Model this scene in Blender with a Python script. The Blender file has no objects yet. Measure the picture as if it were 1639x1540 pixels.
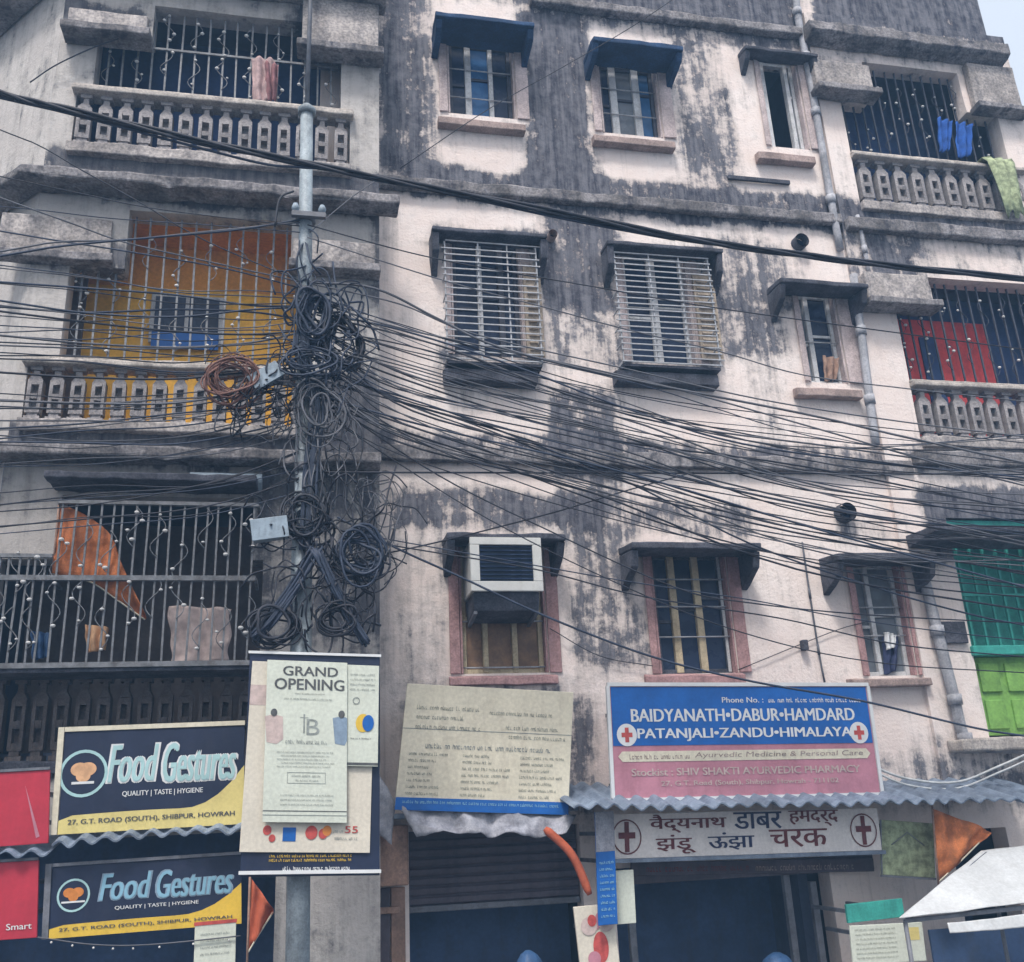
import bpy, bmesh, math, random
import numpy as np
from mathutils import Vector, Matrix, noise as mnoise

# ------------------------------------------------------------------ camera
IW, IH = 1639.0, 1540.0
FPX = 1580.97                                   # focal length in photo pixels
PP = np.array([819.5, 770.0])
VX = np.array([8500.0, 950.0]); VZ = np.array([600.0, -3750.0])     # vanishing points of the facade
def _n(v): return v / np.linalg.norm(v)
_vx = _n(np.array([*(VX - PP), FPX])); _vz = np.array([*(VZ - PP), FPX]); _vz = _n(_vz - _vx * (_vz @ _vx))
_vy = np.cross(_vz, _vx)
ROT = np.stack([_vx, _vy, _vz])                 # camera (x right, y down, z forward) -> world
DIST, EYE = 8.84, 2.30
CAM = np.array([0.0, -DIST, EYE])
sc = bpy.context.scene
cam = bpy.data.cameras.new('camera'); camo = bpy.data.objects.new('camera', cam); sc.collection.objects.link(camo)
cam.sensor_fit = 'HORIZONTAL'; cam.sensor_width = 36.0; cam.lens = 36.0 * FPX / IW
cam.clip_start = 0.05; cam.clip_end = 2000
_r, _d, _f = ROT @ np.array([1, 0, 0]), ROT @ np.array([0, 1, 0]), ROT @ np.array([0, 0, 1])
camo.matrix_world = Matrix(((_r[0], -_d[0], -_f[0], CAM[0]), (_r[1], -_d[1], -_f[1], CAM[1]), (_r[2], -_d[2], -_f[2], CAM[2]), (0, 0, 0, 1)))
sc.camera = camo

# ------------------------------------------------------------------ sky, sun, exposure
SUN_EL, SUN_AZ = math.radians(58), math.radians(205)     # azimuth clockwise from +Y: high, in front of the facade
w = bpy.data.worlds.new('World'); sc.world = w; w.use_nodes = True
nt = w.node_tree; nt.nodes.clear()
sky = nt.nodes.new('ShaderNodeTexSky'); sky.sky_type = 'NISHITA'; sky.sun_disc = False
sky.sun_elevation = SUN_EL; sky.sun_rotation = SUN_AZ; sky.dust_density = 8.0; sky.air_density = 1.6; sky.ozone_density = 1.2
bg = nt.nodes.new('ShaderNodeBackground'); bg.inputs['Strength'].default_value = 0.125
wo = nt.nodes.new('ShaderNodeOutputWorld')
veil = nt.nodes.new('ShaderNodeMix'); veil.data_type = 'RGBA'; veil.inputs[0].default_value = 0.62      # even overcast veil over the clear sky
veil.inputs[7].default_value = (4.25, 4.45, 4.75, 1)
nt.links.new(sky.outputs[0], veil.inputs[6]); nt.links.new(veil.outputs[2], bg.inputs[0]); nt.links.new(bg.outputs[0], wo.inputs[0])
sl = bpy.data.lights.new('sun', 'SUN'); sl.energy = 1.5; sl.angle = math.radians(11); sl.color = (1.0, 0.97, 0.93)
so = bpy.data.objects.new('sun', sl); sc.collection.objects.link(so)
so.location = (0, -6, 20)
_sd = Vector((math.sin(SUN_AZ) * math.cos(SUN_EL), math.cos(SUN_AZ) * math.cos(SUN_EL), math.sin(SUN_EL)))
so.rotation_euler = _sd.to_track_quat('Z', 'Y').to_euler()
sc.view_settings.view_transform = 'Standard'; sc.view_settings.look = 'None'
sc.view_settings.gamma = 1.0; sc.view_settings.exposure = 1.06
rng = random.Random(11)

# ------------------------------------------------------------------ helpers
def W(px, py, y=0.0):
    """point on the plane Y = y (a surface parallel to the facade) seen at a photo pixel"""
    d = ROT @ np.array([px - PP[0], py - PP[1], FPX]); t = (y - CAM[1]) / d[1]
    p = CAM + d * t
    return Vector(p)
def rect(x0, x1, y0, y1, y=0.0):
    mx, my = (x0 + x1) / 2, (y0 + y1) / 2
    return (W(x0, my, y).x, W(x1, my, y).x, W(mx, y1, y).z, W(mx, y0, y).z)
def lin(c):
    return tuple((v / 12.92 if v <= 0.04045 else ((v + 0.055) / 1.055) ** 2.4) for v in (k / 255.0 for k in c))

ORG = {}
ROUGH = {'hood': .016, 'hood_fin': .014, 'slab_ledge': .022, 'floor_band': .02, 'cornice': .022, 'drip_slab': .014, 'hood_panel': .01, 'sill': .008, 'handrail': .007, 'balcony': .012, 'jamb': .004}
class MB:
    def __init__(s): s.v = []; s.f = []; s.smooth = False
    def quad(s, a, b, c, d):
        n = len(s.v); s.v += [tuple(a), tuple(b), tuple(c), tuple(d)]; s.f.append((n, n + 1, n + 2, n + 3)); return s
    def box(s, x0, x1, y0, y1, z0, z1):
        n = len(s.v)
        s.v += [(x, y, z) for z in (z0, z1) for y in (y0, y1) for x in (x0, x1)]
        s.f += [tuple(n + i for i in q) for q in ((0, 2, 3, 1), (4, 5, 7, 6), (0, 1, 5, 4), (2, 6, 7, 3), (0, 4, 6, 2), (1, 3, 7, 5))]
        return s
    def prism(s, poly, axis, a, b):
        """extrude a 2D polygon along an axis ('x','y','z') from a to b"""
        def mk(p, t):
            return {'x': (t, p[0], p[1]), 'y': (p[0], t, p[1]), 'z': (p[0], p[1], t)}[axis]
        n = len(s.v); k = len(poly)
        s.v += [mk(p, a) for p in poly] + [mk(p, b) for p in poly]
        s.f.append(tuple(range(n, n + k))); s.f.append(tuple(range(n + 2 * k - 1, n + k - 1, -1)))
        for i in range(k):
            j = (i + 1) % k; s.f.append((n + i, n + k + i, n + k + j, n + j))
        return s
    def bar(s, a, b, wd, dp=None):
        """box beam between two points"""
        dp = dp or wd
        a, b = Vector(a), Vector(b); d = (b - a).normalized()
        up = Vector((0, -1, 0)) if abs(d.y) < 0.9 else Vector((0, 0, 1))
        u = d.cross(up).normalized(); v = d.cross(u).normalized()
        n = len(s.v)
        for p in (a, b):
            for (i, j) in ((-1, -1), (1, -1), (1, 1), (-1, 1)):
                s.v.append(tuple(p + u * (i * wd / 2) + v * (j * dp / 2)))
        s.f += [tuple(n + i for i in q) for q in ((3, 2, 1, 0), (4, 5, 6, 7), (0, 1, 5, 4), (1, 2, 6, 5), (2, 3, 7, 6), (3, 0, 4, 7))]
        return s
    def tube(s, pts, r, sides=6, closed=False, cap=True):
        pts = [Vector(p) for p in pts]; m = len(pts); n = len(s.v)
        rr = r if isinstance(r, (list, tuple)) else [r] * m
        up = Vector((0.13, -0.2, 1)).normalized()
        for i, p in enumerate(pts):
            if closed: d = pts[(i + 1) % m] - pts[i - 1]
            else: d = pts[min(i + 1, m - 1)] - pts[max(i - 1, 0)]
            d = d.normalized() if d.length > 1e-9 else Vector((1, 0, 0))
            u = d.cross(up)
            if u.length < 0.05: u = d.cross(Vector((0, 1, 0)))
            u.normalize(); v = d.cross(u)
            for k in range(sides):
                a = 2 * math.pi * k / sides
                s.v.append(tuple(p + (u * math.cos(a) + v * math.sin(a)) * rr[i]))
        last = m if closed else m - 1
        for i in range(last):
            j = (i + 1) % m
            for k in range(sides):
                l = (k + 1) % sides
                s.f.append((n + i * sides + k, n + i * sides + l, n + j * sides + l, n + j * sides + k))
        if cap and not closed:
            s.f.append(tuple(n + k for k in range(sides - 1, -1, -1))); s.f.append(tuple(n + (m - 1) * sides + k for k in range(sides)))
        s.smooth = True
        return s
    def ball(s, c, r, seg=8, rings=5, sz=1.0):
        n = len(s.v); c = Vector(c)
        s.v.append(tuple(c + Vector((0, 0, -r * sz))))
        for i in range(1, rings):
            t = -math.pi / 2 + math.pi * i / rings
            for k in range(seg):
                a = 2 * math.pi * k / seg
                s.v.append(tuple(c + Vector((math.cos(a) * math.cos(t) * r, math.sin(a) * math.cos(t) * r, math.sin(t) * r * sz))))
        s.v.append(tuple(c + Vector((0, 0, r * sz)))); top = len(s.v) - 1
        for k in range(seg):
            l = (k + 1) % seg
            s.f.append((n, n + 1 + l, n + 1 + k))
            for i in range(rings - 2):
                a = n + 1 + i * seg; s.f.append((a + k, a + l, a + seg + l, a + seg + k))
            a = n + 1 + (rings - 2) * seg; s.f.append((a + k, a + l, top))
        s.smooth = True
        return s
    def mesh(s, name, mat, off=(0, 0, 0)):
        me = bpy.data.meshes.new(name)
        o = Vector(off)
        me.from_pydata([tuple(Vector(p) - o) for p in s.v], [], s.f)
        me.materials.append(mat)
        if s.smooth:
            for p in me.polygons: p.use_smooth = len(p.vertices) <= 4
        me.update()
        return me
    def build(s, name, mat, parent=None, bevel=0.0, loc=None, clean=False):
        off = ORG[parent.name] if parent is not None else (loc if loc is not None else s.base())
        me = s.mesh(name, mat, off)
        if name in ROUGH:
            bm = bmesh.new(); bm.from_mesh(me); bmesh.ops.remove_doubles(bm, verts=bm.verts, dist=1e-5)
            for _ in range(7):
                e = [x for x in bm.edges if x.calc_length() > 0.14]
                if not e: break
                bmesh.ops.subdivide_edges(bm, edges=e, cuts=1, use_grid_fill=True)
            k = ROUGH[name]; o_ = Vector(off)
            for v in bm.verts:
                c = v.co + o_; v.co += mnoise.noise_vector(c * 4.5) * (k * .9) + mnoise.noise_vector(c * 14) * (k * .5)
            bmesh.ops.recalc_face_normals(bm, faces=bm.faces); bm.to_mesh(me); bm.free(); clean = False
        if clean:
            bm = bmesh.new(); bm.from_mesh(me); bmesh.ops.recalc_face_normals(bm, faces=bm.faces); bm.to_mesh(me); bm.free()
        o = link(name, me, parent, off)
        if bevel:
            m = o.modifiers.new('edge_wear', 'BEVEL'); m.width = bevel; m.segments = 2; m.limit_method = 'ANGLE'
        return o
    def base(s):
        a = np.array(s.v); return (float(a[:, 0].mean()), float(a[:, 1].mean()), float(a[:, 2].min()))
def link(name, me, parent, off):
    o = bpy.data.objects.new(name, me); sc.collection.objects.link(o)
    ORG[o.name] = tuple(off)
    if parent is not None: o.parent = parent
    else: o.location = off
    return o
def tag(o, label=None, cat=None, group=None, kind=None):
    if label: o['label'] = label
    if cat: o['category'] = cat
    if group: o['group'] = group
    if kind: o['kind'] = kind
    return o
def thing(name, loc, label, cat, group=None):
    o = bpy.data.objects.new(name, None); sc.collection.objects.link(o); o.location = loc
    o.empty_display_size = 0.1
    ORG[o.name] = tuple(loc)
    return tag(o, label, cat, group)
def clone(o, parent, dloc):
    c = o.copy(); sc.collection.objects.link(c); c.parent = parent; c.location = Vector(o.location) + Vector(dloc)
    ORG[c.name] = ORG[o.name]
    return c
def curve(pts, n=6):
    """Catmull-Rom through the points"""
    P = [Vector(p) for p in pts]; P = [P[0] * 2 - P[1]] + P + [P[-1] * 2 - P[-2]]
    out = []
    for i in range(1, len(P) - 2):
        for k in range(n):
            t = k / n; a, b, c, d = P[i - 1], P[i], P[i + 1], P[i + 2]
            out.append(0.5 * ((2 * b) + (c - a) * t + (2 * a - 5 * b + 4 * c - d) * t * t + (3 * b - a - 3 * c + d) * t ** 3))
    out.append(P[-2]); return out

# ------------------------------------------------------------------ materials
class N:
    def __init__(s, name):
        s.m = bpy.data.materials.new(name); s.m.use_nodes = True; s.t = s.m.node_tree; s.t.nodes.clear()
        s.out = s.new('ShaderNodeOutputMaterial'); s.b = s.new('ShaderNodeBsdfPrincipled'); s.lk(s.b.outputs[0], s.out.inputs[0])
    def new(s, t, **k):
        n = s.t.nodes.new(t)
        for a, b in k.items(): setattr(n, a, b)
        return n
    def lk(s, a, b): s.t.links.new(a, b)
    def val(s, sock, v):
        if isinstance(v, bpy.types.NodeSocket): s.lk(v, sock)
        else: sock.default_value = v
    def math(s, op, a, b=0.0, c=0.0, clamp=False):
        n = s.new('ShaderNodeMath', operation=op, use_clamp=clamp)
        s.val(n.inputs[0], a); s.val(n.inputs[1], b); s.val(n.inputs[2], c); return n.outputs[0]
    def noise(s, scale, detail=5, rough=0.6, vec=None, stretch=None):
        n = s.new('ShaderNodeTexNoise'); n.inputs['Scale'].default_value = scale; n.inputs['Detail'].default_value = detail; n.inputs['Roughness'].default_value = rough
        if vec is None:
            vec = s.new('ShaderNodeTexCoord').outputs['Object']
        if stretch:
            mp = s.new('ShaderNodeMapping'); mp.inputs['Scale'].default_value = stretch; s.lk(vec, mp.inputs[0]); vec = mp.outputs[0]
        s.lk(vec, n.inputs['Vector']); return n.outputs['Fac']
    def ramp(s, v, lo, hi):
        n = s.new('ShaderNodeMapRange', interpolation_type='SMOOTHSTEP')
        s.val(n.inputs['Value'], v); n.inputs['From Min'].default_value = lo; n.inputs['From Max'].default_value = hi; return n.outputs[0]
    def mix(s, f, a, b, blend='MIX'):
        n = s.new('ShaderNodeMix', data_type='RGBA', blend_type=blend)
        s.val(n.inputs[0], f)
        for k, c in ((6, a), (7, b)):
            if isinstance(c, bpy.types.NodeSocket): s.lk(c, n.inputs[k])
            else: n.inputs[k].default_value = (*c[:3], 1)
        return n.outputs[2]
    def bump(s, h, strength=0.3, dist=0.02):
        n = s.new('ShaderNodeBump'); n.inputs['Strength'].default_value = strength; n.inputs['Distance'].default_value = dist
        s.lk(h, n.inputs['Height']); s.lk(n.outputs[0], s.b.inputs['Normal'])

def MAT(name, rgb, rough=0.8, var=0.25, scale=5.0, bump=0.15, dirt=0.3, dirtcol=(0.05, 0.052, 0.06), metal=0.0, streak=True):
    """weathered surface: uneven tint, blotches of dirt and run-down streaks"""
    n = N(name)
    a = n.noise(scale, 5, 0.6); b = n.noise(scale * 6, 4, 0.6)
    col = n.mix(n.ramp(a, 0.3, 0.7), tuple(c * (1 - var) for c in rgb), tuple(min(1, c * (1 + var * 0.5)) for c in rgb))
    if dirt > 0:
        sv = n.noise(1.0, 4, 0.6, stretch=(9, 9, 1.2) if streak else (4, 4, 4))
        dm = n.ramp(n.math('ADD', n.math('MULTIPLY', sv, 0.6), n.math('MULTIPLY', b, 0.4)), 0.46, 0.66)
        col = n.mix(n.math('MULTIPLY', dm, dirt), col, dirtcol)
    fine = n.noise(scale * 14, 3, 0.6)
    col = n.mix(min(1.0, 0.06 + bump * 1.9), col, n.mix(n.ramp(fine, 0.3, 0.72), (0.62, 0.62, 0.63), (1.22, 1.21, 1.2)), 'MULTIPLY')
    n.lk(col, n.b.inputs['Base Color'])
    n.b.inputs['Roughness'].default_value = rough; n.b.inputs['Metallic'].default_value = metal
    n.b.inputs['Specular IOR Level'].default_value = 0.3
    if bump: n.bump(b, bump, 0.01)
    return n.m

def wallmat(name, base, base2, dark, dark2):
    n = N(name)
    at = n.new('ShaderNodeAttribute', attribute_name='stain').outputs['Fac']
    n1 = n.noise(1.5, 8, 0.66); n2 = n.noise(8.0, 7, 0.68); n3 = n.noise(1.0, 6, 0.62, stretch=(7, 7, 0.8)); n4 = n.noise(38.0, 4, 0.6)
    v = n.math('ADD', at, n.math('MULTIPLY', n.math('SUBTRACT', n1, 0.5), 1.1))
    v = n.math('ADD', v, n.math('MULTIPLY', n.math('SUBTRACT', n2, 0.5), 1.0))
    n5 = n.noise(1.0, 6, 0.65, stretch=(17, 17, 1.3))
    v = n.math('ADD', v, n.math('MULTIPLY', n.math('SUBTRACT', n5, 0.5), 0.6))
    v = n.math('ADD', v, n.math('MULTIPLY', n.math('SUBTRACT', n3, 0.5), 0.85))
    v = n.math('ADD', v, n.math('MULTIPLY', n.math('SUBTRACT', n4, 0.5), 0.2))
    clean = n.mix(n.ramp(n1, 0.35, 0.65), base, base2)
    run = n.noise(1.0, 5, 0.6, stretch=(22, 22, 0.55))
    clean = n.mix(n.math('MULTIPLY', n.ramp(run, 0.54, 0.74), 0.28), clean, tuple(0.35 * c for c in base2))
    clean = n.mix(n.math('MULTIPLY', n.ramp(n4, 0.55, 0.75), 0.35), clean, tuple(0.5 * c for c in base2))
    clean = n.mix(n.math('MULTIPLY', n.ramp(v, 0.12, 0.5), 0.55), clean, tuple(0.42 * c + 0.02 for c in base2))
    mould = n.mix(n.ramp(n.math('ADD', n.math('MULTIPLY', n2, 0.45), n.math('MULTIPLY', n5, 0.55)), 0.38, 0.62), dark, dark2)
    col = n.mix(n.math('MULTIPLY', n.ramp(v, 0.40, 0.67), 0.96), clean, mould)
    n.lk(col, n.b.inputs['Base Color'])
    n.b.inputs['Roughness'].default_value = 0.92; n.b.inputs['Specular IOR Level'].default_value = 0.15
    h = n.math('ADD', n.math('MULTIPLY', n2, 0.7), n.math('MULTIPLY', n4, 0.4))
    n.bump(h, 0.55, 0.03)
    return n.m

def glassmat(name, rgb):
    n = N(name); a = n.noise(3.0, 4)
    n.lk(n.mix(n.ramp(a, 0.35, 0.65), tuple(c * 0.6 for c in rgb), rgb), n.b.inputs['Base Color'])
    n.lk(n.ramp(a, 0.0, 1.6), n.b.inputs['Roughness']); n.b.inputs['Specular IOR Level'].default_value = 0.18
    return n.m

m = {}
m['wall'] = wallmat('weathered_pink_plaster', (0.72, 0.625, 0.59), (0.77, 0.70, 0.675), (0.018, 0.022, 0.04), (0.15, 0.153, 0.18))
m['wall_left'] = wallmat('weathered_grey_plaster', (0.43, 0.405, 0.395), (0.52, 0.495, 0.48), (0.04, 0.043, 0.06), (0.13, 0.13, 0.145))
m['ledge'] = MAT('mouldy_ledge_concrete', (0.24, 0.23, 0.24), 0.95, 0.55, 3.0, 0.5, 0.85, (0.04, 0.042, 0.058))
m['panel'] = MAT('grey_rendered_panel', (0.40, 0.37, 0.36), 0.95, 0.4, 2.5, 0.5, 0.6, (0.09, 0.09, 0.11))
m['hood_blue_glare'] = MAT('blue_glare_tinted_concrete', (0.024, 0.062, 0.145), 0.85, 0.4, 4, 0.4, 0.45, (0.02, 0.03, 0.07))  # blue glare and underside shade put into the hood colour
m['hood_grey'] = MAT('black_stained_concrete', (0.085, 0.09, 0.115), 0.95, 0.5, 4, 0.5, 0.5, (0.03, 0.032, 0.045))
m['jamb'] = MAT('pale_pink_window_surround', (0.52, 0.44, 0.44), 0.9, 0.25, 4, 0.3, 0.4, (0.16, 0.13, 0.13))
m['jamb_red'] = MAT('faded_red_window_surround', (0.42, 0.26, 0.26), 0.9, 0.3, 4, 0.3, 0.45, (0.16, 0.09, 0.09))
m['sill'] = MAT('brown_stained_sill', (0.36, 0.28, 0.26), 0.9, 0.3, 5, 0.3, 0.5, (0.10, 0.08, 0.08))
m['white_frame'] = MAT('old_white_window_paint', (0.55, 0.56, 0.58), 0.7, 0.2, 8, 0.2, 0.45, (0.15, 0.15, 0.16))
m['cream_frame'] = MAT('old_cream_window_paint', (0.52, 0.44, 0.30), 0.7, 0.25, 8, 0.2, 0.45, (0.14, 0.10, 0.07))
m['brown_shutter'] = MAT('brown_shutter_glass', (0.22, 0.13, 0.075), 0.5, 0.4, 6, 0.1, 0.4, (0.05, 0.035, 0.03))
m['cream_shutter'] = MAT('peeling_cream_shutter', (0.42, 0.35, 0.28), 0.8, 0.35, 8, 0.3, 0.6, (0.12, 0.09, 0.07))
m['glass'] = glassmat('dark_blue_window_glass', (0.02, 0.032, 0.07))
m['glass_blue'] = glassmat('blue_curtained_glass', (0.04, 0.13, 0.30))
m['glass_grey'] = glassmat('grey_curtained_glass', (0.16, 0.18, 0.21))
m['iron'] = MAT('painted_iron_bar', (0.20, 0.21, 0.23), 0.6, 0.4, 12, 0.1, 0.4, (0.07, 0.05, 0.045))
m['iron_white'] = MAT('white_iron_bar', (0.38, 0.40, 0.44), 0.6, 0.25, 12, 0.1, 0.5, (0.16, 0.12, 0.10))
m['iron_dark'] = MAT('dark_iron_bar', (0.055, 0.06, 0.085), 0.6, 0.4, 12, 0.1, 0.4, (0.03, 0.025, 0.025))
m['knob'] = MAT('white_grille_ornament', (0.62, 0.62, 0.62), 0.6, 0.2, 12, 0.0, 0.2)
m['rail'] = MAT('pale_concrete_handrail', (0.48, 0.44, 0.41), 0.9, 0.3, 4, 0.35, 0.55, (0.13, 0.12, 0.125))
m['baluster'] = MAT('cast_concrete_baluster', (0.33, 0.31, 0.315), 0.92, 0.35, 6, 0.35, 0.55, (0.10, 0.10, 0.12))
m['baluster_shaded'] = MAT('shaded_concrete_baluster', (0.13, 0.11, 0.105), 0.92, 0.35, 6, 0.35, 0.5, (0.04, 0.04, 0.045))  # baluster concrete darkened in its colour for the shade it stands in
m['orange_wall'] = MAT('ochre_orange_veranda_wall', (0.72, 0.32, 0.06), 0.8, 0.18, 2, 0.15, 0.25, (0.30, 0.12, 0.03))
m['yellow'] = MAT('yellow_painted_dado', (0.85, 0.48, 0.07), 0.8, 0.2, 2, 0.15, 0.2, (0.3, 0.16, 0.04))
m['room_dark'] = MAT('dim_room_wall', (0.055, 0.075, 0.125), 0.95, 0.3, 2, 0.1, 0.3)  # bluish dark of unlit rooms put into the wall colour
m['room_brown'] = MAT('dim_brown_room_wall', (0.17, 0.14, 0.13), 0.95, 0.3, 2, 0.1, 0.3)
m['room_blue'] = MAT('blue_shade_room_wall', (0.035, 0.065, 0.17), 0.95, 0.3, 2, 0.1, 0.3)  # blue shade of the recesses put into the wall colour
m['red_wall'] = MAT('red_veranda_wall', (0.60, 0.07, 0.07), 0.85, 0.25, 2, 0.15, 0.3, (0.12, 0.02, 0.03))
m['green'] = MAT('green_painted_panel', (0.21, 0.42, 0.10), 0.7, 0.3, 3, 0.15, 0.3, (0.03, 0.09, 0.04))
m['teal'] = MAT('teal_painted_metal', (0.05, 0.36, 0.31), 0.6, 0.3, 4, 0.15, 0.3, (0.02, 0.08, 0.08))
m['pipe'] = MAT('grey_drain_pipe', (0.36, 0.37, 0.41), 0.7, 0.3, 4, 0.2, 0.5, (0.10, 0.10, 0.12))
m['pole'] = MAT('pale_blue_grey_steel_pole', (0.27, 0.32, 0.36), 0.55, 0.35, 6, 0.2, 0.6, (0.09, 0.10, 0.12))
m['cable'] = MAT('black_cable_sheath', (0.026, 0.029, 0.042), 0.6, 0.3, 6, 0, 0.0)
m['cable_grey'] = MAT('grey_cable_sheath', (0.10, 0.105, 0.125), 0.65, 0.3, 6, 0, 0.0)
m['cable_blue'] = MAT('blue_black_cable_sheath', (0.032, 0.044, 0.075), 0.6, 0.3, 6, 0, 0.0)
m['cable_red'] = MAT('brown_red_cable_sheath', (0.17, 0.085, 0.07), 0.65, 0.3, 6, 0, 0.0)
m['cable_white'] = MAT('white_cable_sheath', (0.55, 0.57, 0.58), 0.5, 0.2, 6, 0, 0.2)
m['boxgrey'] = MAT('grey_junction_box_plastic', (0.27, 0.34, 0.41), 0.5, 0.2, 6, 0.05, 0.35)
m['navy'] = MAT('navy_sign_vinyl', (0.016, 0.024, 0.056), 0.45, 0.25, 3, 0.05, 0.15, (0.06, 0.06, 0.08))
m['sign_yellow'] = MAT('yellow_sign_vinyl', (0.66, 0.56, 0.22), 0.5, 0.15, 3, 0.05, 0.2, (0.3, 0.24, 0.1))
m['sign_gold'] = MAT('deep_yellow_sign_vinyl', (0.68, 0.46, 0.06), 0.5, 0.15, 3, 0.05, 0.2, (0.3, 0.2, 0.05))
m['sign_aqua'] = MAT('pale_aqua_print', (0.36, 0.56, 0.58), 0.5, 0.12, 5, 0, 0.15, (0.2, 0.3, 0.35))
m['sign_skyblue'] = MAT('sky_blue_print', (0.22, 0.42, 0.55), 0.5, 0.12, 5, 0, 0.15, (0.1, 0.2, 0.3))
m['sign_white'] = MAT('white_print', (0.66, 0.68, 0.70), 0.5, 0.08, 5, 0, 0.15, (0.4, 0.4, 0.42))
m['sign_red'] = MAT('red_sign_vinyl', (0.46, 0.035, 0.06), 0.45, 0.2, 2, 0.05, 0.15, (0.2, 0.02, 0.03))
m['sign_blue'] = MAT('blue_sign_vinyl', (0.012, 0.115, 0.42), 0.45, 0.2, 3, 0.05, 0.15, (0.02, 0.07, 0.22))
m['sign_pink'] = MAT('faded_crimson_sign_vinyl', (0.47, 0.21, 0.27), 0.5, 0.2, 3, 0.05, 0.2, (0.25, 0.1, 0.13))
m['sign_cream'] = MAT('cream_board', (0.66, 0.62, 0.50), 0.7, 0.12, 2.5, 0.1, 0.3, (0.36, 0.32, 0.26))
m['paper'] = MAT('greenish_white_paper', (0.58, 0.62, 0.55), 0.8, 0.08, 3, 0.1, 0.12, (0.42, 0.44, 0.40))
m['paper_cream'] = MAT('cream_paper', (0.62, 0.58, 0.50), 0.8, 0.08, 3, 0.1, 0.12, (0.45, 0.42, 0.38))
m['paper_white'] = MAT('white_flex_sheet', (0.74, 0.70, 0.68), 0.6, 0.1, 3, 0.1, 0.2, (0.40, 0.38, 0.40))
m['ink'] = MAT('dark_grey_ink', (0.09, 0.095, 0.10), 0.7, 0.3, 20, 0, 0.2)
m['ink_soft'] = MAT('pale_grey_ink', (0.27, 0.30, 0.29), 0.7, 0.3, 20, 0, 0.2)
m['ink_green'] = MAT('faded_green_ink', (0.27, 0.29, 0.25), 0.7, 0.3, 20, 0, 0.2)
m['ink_brown'] = MAT('maroon_paint', (0.15, 0.035, 0.035), 0.7, 0.3, 20, 0, 0.1)
m['ink_navy'] = MAT('navy_paint', (0.03, 0.04, 0.10), 0.7, 0.3, 20, 0, 0.1)
m['ink_red'] = MAT('red_print', (0.48, 0.08, 0.07), 0.6, 0.3, 20, 0, 0.1)
m['peach'] = MAT('peach_print', (0.62, 0.36, 0.20), 0.6, 0.2, 20, 0, 0.1)
m['orange_print'] = MAT('orange_print', (0.60, 0.22, 0.05), 0.6, 0.2, 20, 0, 0.1)
m['pinkish'] = MAT('washed_pink_print', (0.52, 0.42, 0.40), 0.7, 0.2, 20, 0, 0.1)
m['bluish'] = MAT('washed_blue_print', (0.22, 0.30, 0.40), 0.7, 0.2, 20, 0, 0.1)
m['flag'] = MAT('saffron_flag_cloth', (0.52, 0.17, 0.06), 0.85, 0.45, 9, 0.2, 0.5, (0.22, 0.09, 0.04))
m['flag_red'] = MAT('vermilion_flag_cloth', (0.46, 0.11, 0.055), 0.85, 0.25, 6, 0.1, 0.25, (0.2, 0.05, 0.03))
m['tin'] = MAT('blue_grey_corrugated_tin', (0.20, 0.25, 0.33), 0.55, 0.35, 4, 0.15, 0.5, (0.05, 0.07, 0.12))
m['tarp'] = MAT('white_tarpaulin', (0.50, 0.52, 0.54), 0.65, 0.12, 3, 0.1, 0.3, (0.36, 0.36, 0.37))
m['tarp_grey'] = MAT('torn_grey_plastic_sheet', (0.32, 0.33, 0.38), 0.6, 0.4, 6, 0.2, 0.5, (0.09, 0.09, 0.12))
m['wood'] = MAT('brown_wood_board', (0.34, 0.22, 0.17), 0.8, 0.35, 4, 0.2, 0.5, (0.07, 0.05, 0.045))
m['shutter'] = MAT('brown_grey_rolling_shutter', (0.095, 0.08, 0.10), 0.6, 0.3, 4, 0.1, 0.4, (0.035, 0.035, 0.05))
m['navy_gloom'] = MAT('navy_shade_shop_wall', (0.05, 0.09, 0.19), 0.8, 0.3, 2, 0.1, 0.3)  # navy gloom of the shop openings put into the wall colour
m['steel'] = MAT('dull_steel_section', (0.16, 0.17, 0.20), 0.5, 0.3, 8, 0.1, 0.4)
m['ac_white'] = MAT('white_cooler_plastic', (0.62, 0.63, 0.62), 0.45, 0.08, 6, 0.03, 0.25, (0.36, 0.34, 0.32))
m['ac_dark'] = MAT('dark_cooler_grille', (0.035, 0.055, 0.085), 0.5, 0.2, 8, 0.03, 0.2)
m['cloth_green'] = MAT('pale_green_patterned_cloth', (0.36, 0.42, 0.26), 0.95, 0.55, 14, 0.3, 0.3, (0.14, 0.18, 0.12), streak=False)
m['cloth_red'] = MAT('dusty_red_cloth', (0.27, 0.13, 0.14), 0.95, 0.4, 7, 0.2, 0.3)
m['cloth_pink'] = MAT('pale_pink_cloth', (0.46, 0.33, 0.33), 0.95, 0.3, 7, 0.2, 0.3)
m['cloth_blue'] = MAT('bright_blue_cloth', (0.02, 0.09, 0.36), 0.95, 0.4, 7, 0.2, 0.2)
m['bag_blue'] = MAT('blue_plastic_bag', (0.04, 0.10, 0.23), 0.5, 0.3, 7, 0.2, 0.2)
m['asphalt'] = MAT('street_asphalt', (0.05, 0.05, 0.052), 0.95, 0.3, 6, 0.4, 0.3, streak=False)
m['paving'] = MAT('pavement_concrete', (0.22, 0.21, 0.20), 0.95, 0.3, 4, 0.3, 0.4, streak=False)

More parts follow.
